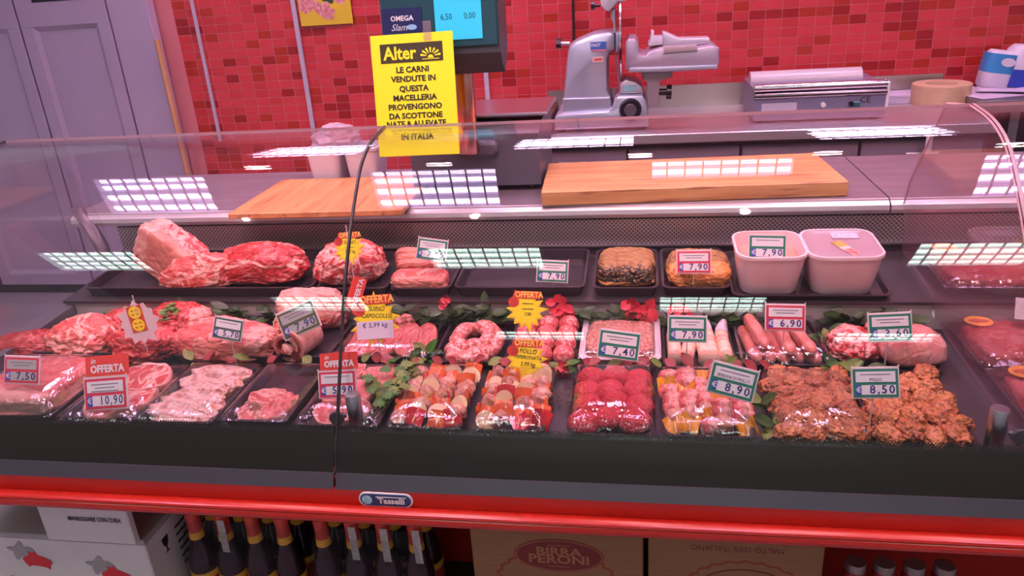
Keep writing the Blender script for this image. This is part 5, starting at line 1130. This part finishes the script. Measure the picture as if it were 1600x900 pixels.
# ================================================================== price tags
frame_m = mat('tag_frame', (.72, .62, .60), .35)
tag_g = mat('tag_grey_card', (.42, .44, .40), .6)
def price_tag(u, v, Y, wpx, label, border, price, rot=0, lean=24, lines=2, flag=False, base=None, card=white_card, head=None, spike=True):
    m_ = mpp(u, v, Y); w_ = wpx * m_; h_ = w_ * .70; c = onY(u, v, Y)
    M_ = T(c.x, c.y, c.z, R(-lean)) @ Matrix.Rotation(R(rot), 4, 'Y')
    t = thing('price_tag', label, 'price tag', M_, 'clip-on price tags')
    f = part('frame', MB().box((0, .0015, 0), (w_, .003, h_), .001).cyl((-w_ * .485, .0, h_ / 2), (-w_ * .485, .0, h_ / 2 + .003), .0016, n=6).cyl((w_ * .485, .0, h_ / 2), (w_ * .485, .0, h_ / 2 + .003), .0016, n=6), frame_m, t, smooth=False)
    part('border', MB().box((0, -.0004, -h_ * .01), (w_ * .93, .0008, h_ * .88)), border, t, smooth=False)
    hc = part('header_card', MB().box((0, -.0010, h_ * .19), (w_ * .82, .0006, h_ * .33)), card, t, smooth=False)
    ps = part('price_strip', MB().box((0, -.0010, -h_ * .22), (w_ * .82, .0006, h_ * .30)), card, t, smooth=False)
    for k in range(lines): part('printed_line', MB().box((0, -.0015, h_ * (.26 - .10 * k)), (w_ * (.62 - .17 * (k % 2)), .0004, h_ * .028)), mat('grey_ink', (.22, .20, .24), .6), hc, smooth=False)
    if head: lettering(hc, head, h_ * .13, ink, (0, -.0015, h_ * .10), sx=.9)
    e = part('euro_mark', MB().box((-w_ * .355, -.0015, -h_ * .22), (w_ * .11, .0005, h_ * .30)), blue_card, ps, smooth=False)
    lettering(ps, '€', h_ * .24, white_card, (-w_ * .355, -.0020, -h_ * .22), bold=.0002)
    lettering(ps, price, h_ * .36, ink_blue, (w_ * .13, -.0016, -h_ * .22), bold=.0003, space=1.25, sx=1 if len(price) < 5 else .78)
    if flag:
        fz = h_ / 2 + h_ * .30
        fl_ = part('offer_flag', MB().box((w_ * .07, .0006, fz), (w_ * .98, .0012, h_ * .60)), red_card, t, smooth=False)
        lettering(fl_, 'OFFERTA', h_ * .30, white_card, (w_ * .07, -.0004, fz - h_ * .10), bold=.0009, sx=.88)
        lettering(fl_, 'in', h_ * .22, white_card, (-w_ * .25, -.0004, fz + h_ * .15), shear=.4, bold=.0003)
    if spike:
        zb_ = (base if base is not None else zd(Y) + .008); L_ = (c.z - h_ / 2 - zb_)
        if L_ > .004:
            i = M_.inverted(); a, b = i @ Vector((c.x, c.y + .004, c.z - h_ * .3)), i @ Vector((c.x, c.y + .004, zb_))
            part('spike', MB().cyl(a, b, .0013, n=6), white_pl, t)
    return t
price_tag(34, 578, 1.34, 56, 'red bordered price tag reading 7,50 at the far left of the front row', crimson_card, '7,50', 1, card=tag_g)
price_tag(165, 614, 1.32, 68, 'red bordered price tag reading 10,90 with a red offer flag on the steak tray', crimson_card, '10,90', -5, lines=3, flag=True)
price_tag(356, 514, 1.535, 47, 'grey-green bordered price tag reading 5,70 stuck in the pork loin', mat('tag_grey_green', (.06, .13, .10), .5), '5,70', 9, lines=1)
price_tag(466, 500, 1.60, 62, 'strongly tilted olive bordered price tag reading 7,90 over the netted roast', mat('tag_olive', (.10, .12, .05), .5), '7,90', -23, card=tag_g)
price_tag(527, 600, 1.325, 60, 'red bordered price tag reading 5,90 with a red offer flag beside the joint clamp', crimson_card, '5,90', -4, lines=1, flag=True)
price_tag(675, 390, 1.87, 48, 'green bordered price tag on the pork belly of the rear shelf', green_card, '7,90', 8, base=zs(1.93) + .03)
price_tag(863, 424, 1.83, 50, 'green bordered price tag reading 7,90 on the empty rear tray', green_card, '7,90', 3, base=zs(1.865) + .006)
price_tag(1084, 409, 1.82, 55, 'crimson bordered price tag reading 7,90 on the orange loaf of the rear shelf', crimson_card, '7,90', 0, base=zs(1.87) + .03)
price_tag(1199, 386, 1.838, 60, 'green bordered price tag reading 7,90 standing in the white tub', green_card, '7,90', 2, lines=1, base=zs(1.9) + .07)
price_tag(967, 539, 1.545, 66, 'green bordered price tag reading 7,40 on the minced meat tray', green_card, '7,40', 7)
price_tag(1074, 514, 1.565, 62, 'green bordered price tag reading 7,90 over the bacon wrapped rolls', green_card, '7,90', 1)
price_tag(1227, 496, 1.61, 64, 'crimson bordered price tag reading 6,90 on the pale sausages', crimson_card, '6,90', 1, base=zd(1.70) + .05)
price_tag(1391, 511, 1.575, 70, 'green bordered price tag reading 3,60 above the veal lobe', green_card, '3,60', -3)
price_tag(1145, 596, 1.325, 76, 'tilted green bordered price tag reading 8,90 on the pork and pepper skewers', green_card, '8,90', 14, lines=1, head='SPIEDINI DI POLLO')
price_tag(1368, 598, 1.325, 76, 'green bordered price tag reading 8,50 between the spiced chicken trays', green_card, '8,50', -2, lines=1, head='POLLO')

def starpts(r0, r1, n, seed, sx=1.0, sz=1.0):
    rg = random.Random(seed); o = []
    for k in range(2 * n):
        a = PI * k / n + PI / 2; r = (r1 if k % 2 else r0 * rg.uniform(.85, 1.12)); o.append((r * math.cos(a) * sx, r * math.sin(a) * sz))
    return o
def star_tag(u, v, Y, wpx, label, lines, seed, rot=0, base=None, lean=24, top=0.0, fist=True):
    m_ = mpp(u, v, Y); s_ = wpx * m_ / 2; c = onY(u, v, Y)
    M_ = T(c.x, c.y, c.z, R(-lean)) @ Matrix.Rotation(R(rot), 4, 'Y')
    t = thing('star_price_tag', label, 'price tag', M_, 'yellow star shaped offer tags')
    part('star', MB().prism(starpts(s_, s_ * .66, 13, seed), .0012, 'y', 0), yellow_card, t, smooth=False)
    part('star_outline', MB().prism(starpts(s_ * .90, s_ * .60, 13, seed), .0004, 'y', -.0005), orange_card, t, smooth=False)
    part('star_field', MB().prism(starpts(s_ * .86, s_ * .575, 13, seed), .0004, 'y', -.0009), yellow_card, t, smooth=False)
    bn = part('offer_banner', MB().box((s_ * .12, -.0014, s_ * .78), (s_ * 1.15, .0012, s_ * .36), .0003), mat('banner_red', (.70, .04, .02), .5), t, smooth=False)
    lettering(bn, 'OFFERTA', s_ * .40, mat('banner_yellow', (.95, .62, .10), .5), (s_ * .12, -.0024, s_ * .78), bold=.0006, sx=.82)
    if fist:
        fr = mat('fist_red', (.66, .05, .03), .5)
        part('thumbs_up', MB().prism([(-s_ * .62 + s_ * .27 * math.cos(a), s_ * .42 + s_ * .25 * math.sin(a)) for a in [2 * PI * i / 16 for i in range(16)]], .0006, 'y', -.0016).prism([(-s_ * .72, s_ * .55), (-s_ * .50, s_ * .60), (-s_ * .44, s_ * .95), (-s_ * .58, s_ * 1.0)], .0006, 'y', -.0016), fr, t, smooth=False)
        for k in range(3): part('finger_line', MB().box((-s_ * .55, -.0019, s_ * (.52 - .10 * k)), (s_ * .26, .0003, s_ * .022)), mat('fist_line', (.28, .01, .01), .5), t, smooth=False)
    for k, (txt, sz, dz_) in enumerate(lines):
        if txt is None: part('pen_stroke', MB().box((s_ * .08, -.0013, s_ * dz_), (s_ * .55, .0003, s_ * .03)), ink, t, smooth=False)
        else: lettering(t, txt, s_ * sz, ink, (s_ * .08, -.0014, s_ * dz_), shear=.15, rot=R(3), sx=.85)
    zb_ = base if base is not None else zd(Y) + .008
    i = M_.inverted(); part('spike', MB().cyl(i @ Vector((c.x, c.y + .003, c.z + s_ * top)), i @ Vector((c.x, c.y + .003, zb_)), .0012, n=6), white_pl, t)
    return t, s_
star_tag(545, 388, 1.80, 50, 'yellow star offer tag pinned to the neck roast on the rear shelf', [('SUINO', .30, .35), (None, 0, .05), ('7,00 kg', .26, -.2)], 1, base=zs(1.85) + .05, top=1.4, rot=-3)
t, s_ = star_tag(586, 500, 1.575, 78, 'yellow star offer tag half covered by a white paper in the cutlet tray', [('SUINO', .26, .42), ('CAPOCOLLO', .24, .15)], 2, rot=-4)
pp = part('price_paper', MB().box((0, -.0032, -s_ * .38), (s_ * 1.45, .0008, s_ * .68)), mat('lilac_white_paper', (.74, .66, .74), .6), t, smooth=False)
lettering(pp, '€ 5,99 kg', s_ * .26, ink_blue, (0, -.0039, -s_ * .20), shear=.1)
star_tag(822, 486, 1.62, 64, 'upper yellow star offer tag behind the meatballs', [(None, 0, .36), (None, 0, .10), ('7,90', .24, -.15)], 3, rot=2)
star_tag(822, 563, 1.50, 68, 'lower yellow star offer tag for chicken in front of the meatballs', [('POLLO', .30, .40), ('PEPERONATA', .24, .13), ('3,99 kg', .28, -.18)], 4, rot=2)
# white star seen from behind
c = onY(217, 504, 1.535); s_ = 33 * mpp(217, 504, 1.535)
t = thing('white_star_card', 'white star shaped card with a yellow and red sticker on the left beef', 'card', T(c.x, c.y, c.z, R(-12)) @ Matrix.Rotation(R(-12), 4, 'Y'))
part('star', MB().prism(starpts(s_ * 1.05, s_ * .78, 12, 7), .0012, 'y', 0), mat('star_back_white', (.76, .62, .60), .6), t, smooth=False)
sk = part('sticker', MB().box((-.002, -.0006, s_ * .18), (s_ * .72, .0008, s_ * 1.15)), mat('sticker_deep_red', (.62, .07, .01), .5), t, smooth=False)
for dz_ in (.46, -.10): part('sticker_disc', MB().prism([(-.002 + s_ * .30 * math.cos(2 * PI * i / 20), s_ * dz_ + s_ * .27 * math.sin(2 * PI * i / 20)) for i in range(20)], .0004, 'y', -.0013), yellow_card, sk, smooth=False)
for dz_ in (.46, -.10):
    for dx in (-1, 1):
        for d2 in (.09, -.09): part('disc_mark', MB().box((-.002 + dx * s_ * .11, -.0016, s_ * (dz_ + d2)), (s_ * .14, .0003, s_ * .05)), mat('sticker_deep_red', None), sk, smooth=False)
i = XF[t].inverted(); part('spike', MB().cyl(i @ Vector((c.x, c.y + .003, c.z + s_ * 1.25)), i @ Vector((c.x, c.y + .003, zd(1.6) + .05)), .0012, n=6), white_pl, t)
# red offer card hanging sideways from the roast
c = onY(556, 458, 1.79); M_ = T(c.x, c.y, c.z, R(-20)) @ Matrix.Rotation(R(-72), 4, 'Y')
t = thing('offer_card', 'red offer card hanging sideways below the neck roast', 'card', M_)
part('card', MB().box((0, 0, 0), (.088, .0012, .040)), red_card, t, smooth=False); lettering(t, 'OFFERTA', .0200, white_card, (0, -.0010, -.006), bold=.0007); lettering(t, 'in', .014, white_card, (-.026, -.0010, .012), shear=.4)

# ================================================================== garnish
def leafpatch(b, base, dirv, up, L_, W_, curl=.25, n=5, jag=0):
    d_ = dirv.normalized(); s_ = d_.cross(up).normalized(); nn = s_.cross(d_)
    def fn(a, c):
        wv = W_ * math.sin(PI * (.06 + .9 * c)) ** .8 * (a - .5) * (1 + jag * math.cos(c * 21)); return base + d_ * (c * L_) + s_ * wv + nn * (curl * L_ * (c * c) * -.5 + abs(a - .5) * W_ * .22)
    b.grid(fn, 4, n); return b
def sprig(name, label, cat, x, y, z, nl, L_, m, seed, spread=1.0, upw=.6, group=None, stem=.05, w=.5):
    rg = random.Random(seed); t = thing(name, label, cat, T(x, y, z), group)
    sv = Vector((rg.uniform(-.6, .6), rg.uniform(-.2, .1), .8)).normalized()
    part('stem', MB().tube([Vector((0, 0, 0)), sv * stem * .5 + Vector((.003, 0, 0)), sv * stem], .0014, 5), brown, t)
    for k in range(nl):
        a = rg.uniform(0, 2 * PI); dv = Vector((math.cos(a) * spread, math.sin(a) * spread * .35 - .12, rg.uniform(.05, upw)))
        part('leaf', leafpatch(MB(), sv * stem * rg.uniform(.2, 1), dv, Vector((0, -.5, 1)), L_ * rg.uniform(.7, 1.15), L_ * w * rg.uniform(.8, 1.2), rg.uniform(.1, .5)), m[k % len(m)], t, angle=180)
    return t
onum = 'first second third fourth fifth sixth seventh eighth ninth tenth eleventh twelfth thirteenth fourteenth fifteenth sixteenth'.split()
onum += 'seventeenth eighteenth nineteenth twentieth twenty-first twenty-second twenty-third twenty-fourth twenty-fifth twenty-sixth'.split()
us = (205, 250, 278, 305, 332, 360, 392, 418, 640, 668, 705, 735, 762, 785, 905, 930, 950, 972, 1050, 1090, 1130, 1165, 1300, 1325, 1350, 1375)
for k, u in enumerate(us):
    q = onY(u, 480, 1.783); pale = k in (5, 8)
    sprig('leaf_sprig', 'dark green leaf sprig along the foot of the rear shelf, %s from the left' % onum[k], 'leaves', q.x, 1.783, zd(1.783) + .001, 8, .048, [leafm[1], leafm[0], leafm[1]], 200 + k, group='leaf sprigs along the step', stem=.055)
for k, (u, v, Y, L_, lab) in enumerate(((1404, 455, 1.80, .07, 'long green leaf hanging below the tray at the partition glass'), (660, 540, 1.60, .05, 'pale green leaf sprig between the cutlets and the sausage coil'), (645, 555, 1.56, .04, 'small green leaves at the corner of the cutlet tray'), (1310, 562, 1.555, .055, 'green leaves in front of the rough red beef piece'), (1345, 560, 1.552, .05, 'pale green leaves in front of the veal lobe'), (1200, 625, 1.41, .05, 'green leaves between the skewer tray and the spiced chicken'), (1198, 655, 1.33, .05, 'darker green leaves low between skewers and spiced chicken'), (1300, 500, 1.70, .045, 'yellowish leaf sprig beside the pale sausages'), (872, 560, 1.548, .04, 'yellow-green leaf beside the lower star tag'), (1150, 570, 1.552, .035, 'small pale leaf below the bacon wrapped rolls'))):
    q = onY(u, v, Y); sprig('leaf_sprig', lab, 'leaves', q.x, Y, zd(Y) + .003, 6, L_, [leafm[2], leafm[0], leafm[3]] if k else [leafm[0]], 240 + k, stem=.03, upw=.7)
def flower(u, v, Y, s_, n_, label, seed, lift=.02):
    q = onY(u, v, Y); rg = random.Random(seed); zb_ = zd(Y) + .002
    t = thing('red_flower', label, 'flower', T(q.x, Y, zb_))
    part('stem', MB().tube([(0, .01, 0), (0, .004, max(.01, q.z - zb_))], .0016, 5), leafm[1], t)
    for k in range(n_):
        c_ = Vector((rg.uniform(-1, 1) * s_ * .8, rg.uniform(-.4, .2) * s_, max(.012, q.z - zb_) + rg.uniform(-.9, .7) * s_)); a = rg.uniform(0, 2 * PI)
        part('petal', leafpatch(MB(), c_, Vector((math.cos(a), -.5, math.sin(a))), Vector((0, -1, .5)), s_ * rg.uniform(.7, 1.1), s_ * .8, rg.uniform(-.3, .6)), petal, t, angle=180)
flower(1000, 485, 1.785, .034, 22, 'large red flower cluster between the mince tray and the bacon rolls', 1)
flower(872, 482, 1.785, .028, 12, 'red flower behind the upper star tag', 2)
flower(868, 583, 1.553, .028, 10, 'red flower beside the lower star tag above the skewer tray', 3)
flower(692, 470, 1.785, .018, 7, 'small pink-red flower below the empty rear tray', 4)
flower(1062, 485, 1.788, .022, 8, 'red petals behind the green 7,90 tag of the bacon rolls', 5)
rg = random.Random(77)
for k in range(40):
    u = 300 + k * 23 + rg.uniform(-8, 8)
    if 800 < u < 905: u += 95
    q = onY(u, 573, 1.549); a = rg.uniform(0, 6.28)
    b = MB(); leafpatch(b, Vector((0, 0, .002)), Vector((math.cos(a), .3 * math.sin(a), .35 + .5 * rg.random())), Vector((0, -.4, 1)), .034 * rg.uniform(.7, 1.2), .026, rg.uniform(.2, .7))
    solo('red_leaf', b, rleaf if k % 4 else leafm[2], 'small curled leaf in the garnish strip between front and middle rows', 'leaf', T(q.x, 1.540 + rg.uniform(0, .012), zd(1.549) + .022 + rg.uniform(0, .008)), 'curled leaves between the tray rows', angle=180)
def parsley(u, v, Y, zb_, label, n_, S, seed, el=1.0):
    rg = random.Random(seed); q = onY(u, v, Y); t = thing('parsley_bunch', label, 'parsley', T(q.x, Y, zb_))
    for k in range(n_):
        a = rg.uniform(0, 2 * PI); rr = S * math.sqrt(rg.random()); c_ = Vector((rr * math.cos(a), rr * math.sin(a) * el, .004 + rg.random() * S * .8)); a2 = rg.uniform(0, 6.28)
        part('leaf', leafpatch(MB(), c_, Vector((math.cos(a2), math.sin(a2), rg.uniform(-.2, .5))), Vector((0, -.3, 1)), S * .65, S * .62, rg.uniform(.2, .8), 10, .38), leafm[3] if k % 3 else leafm[2], t, angle=180)
    for k in range(3): part('stalk', MB().tube([(.01 * k, 0, .004), (.01 * k - .02, -S * 1.4 * el, .006)], .0016, 5), leafm[3], t)
parsley(612, 600, 1.43, zd(1.43) + .022, 'bunch of flat parsley between pork steaks and mixed skewers', 60, .040, 1, 2.2)
parsley(276, 520, 1.70, zd(1.70) + .070, 'small parsley bunch lying on the beef round', 16, .026, 2)
def twigs(u, v, Y, label, seed, S=.035, n_=40):
    rg = random.Random(seed); q = onY(u, v, Y); b = MB()
    for k in range(n_):
        c_ = Vector((rg.uniform(-1, 1) * S, rg.uniform(-1, 1) * S * .6, .003 + rg.random() * S * .8)); d_ = Vector((rg.uniform(-1, 1), rg.uniform(-1, 1), rg.uniform(-.3, .8))) * S * .6
        b.tube([c_, c_ + d_ * .5 + Vector((0, 0, .003)), c_ + d_], .0008, 3)
    o = solo('dry_herb_tuft', b, brown, label, 'dry herbs', T(q.x, Y, zd(Y) + .002)); o['kind'] = 'stuff'
twigs(872, 610, 1.42, 'tuft of dry herbs between mixed skewers and red patties', 1, .032, 60)
twigs(896, 540, 1.62, 'tuft of dry twigs between meatballs and mince tray', 2, .022, 40)
twigs(1305, 535, 1.64, 'tuft of dry herbs beside the rough red beef piece', 3, .022, 40)
twigs(330, 600, 1.50, 'tuft of dry herbs behind the thin sliced meat', 4, .025, 40)
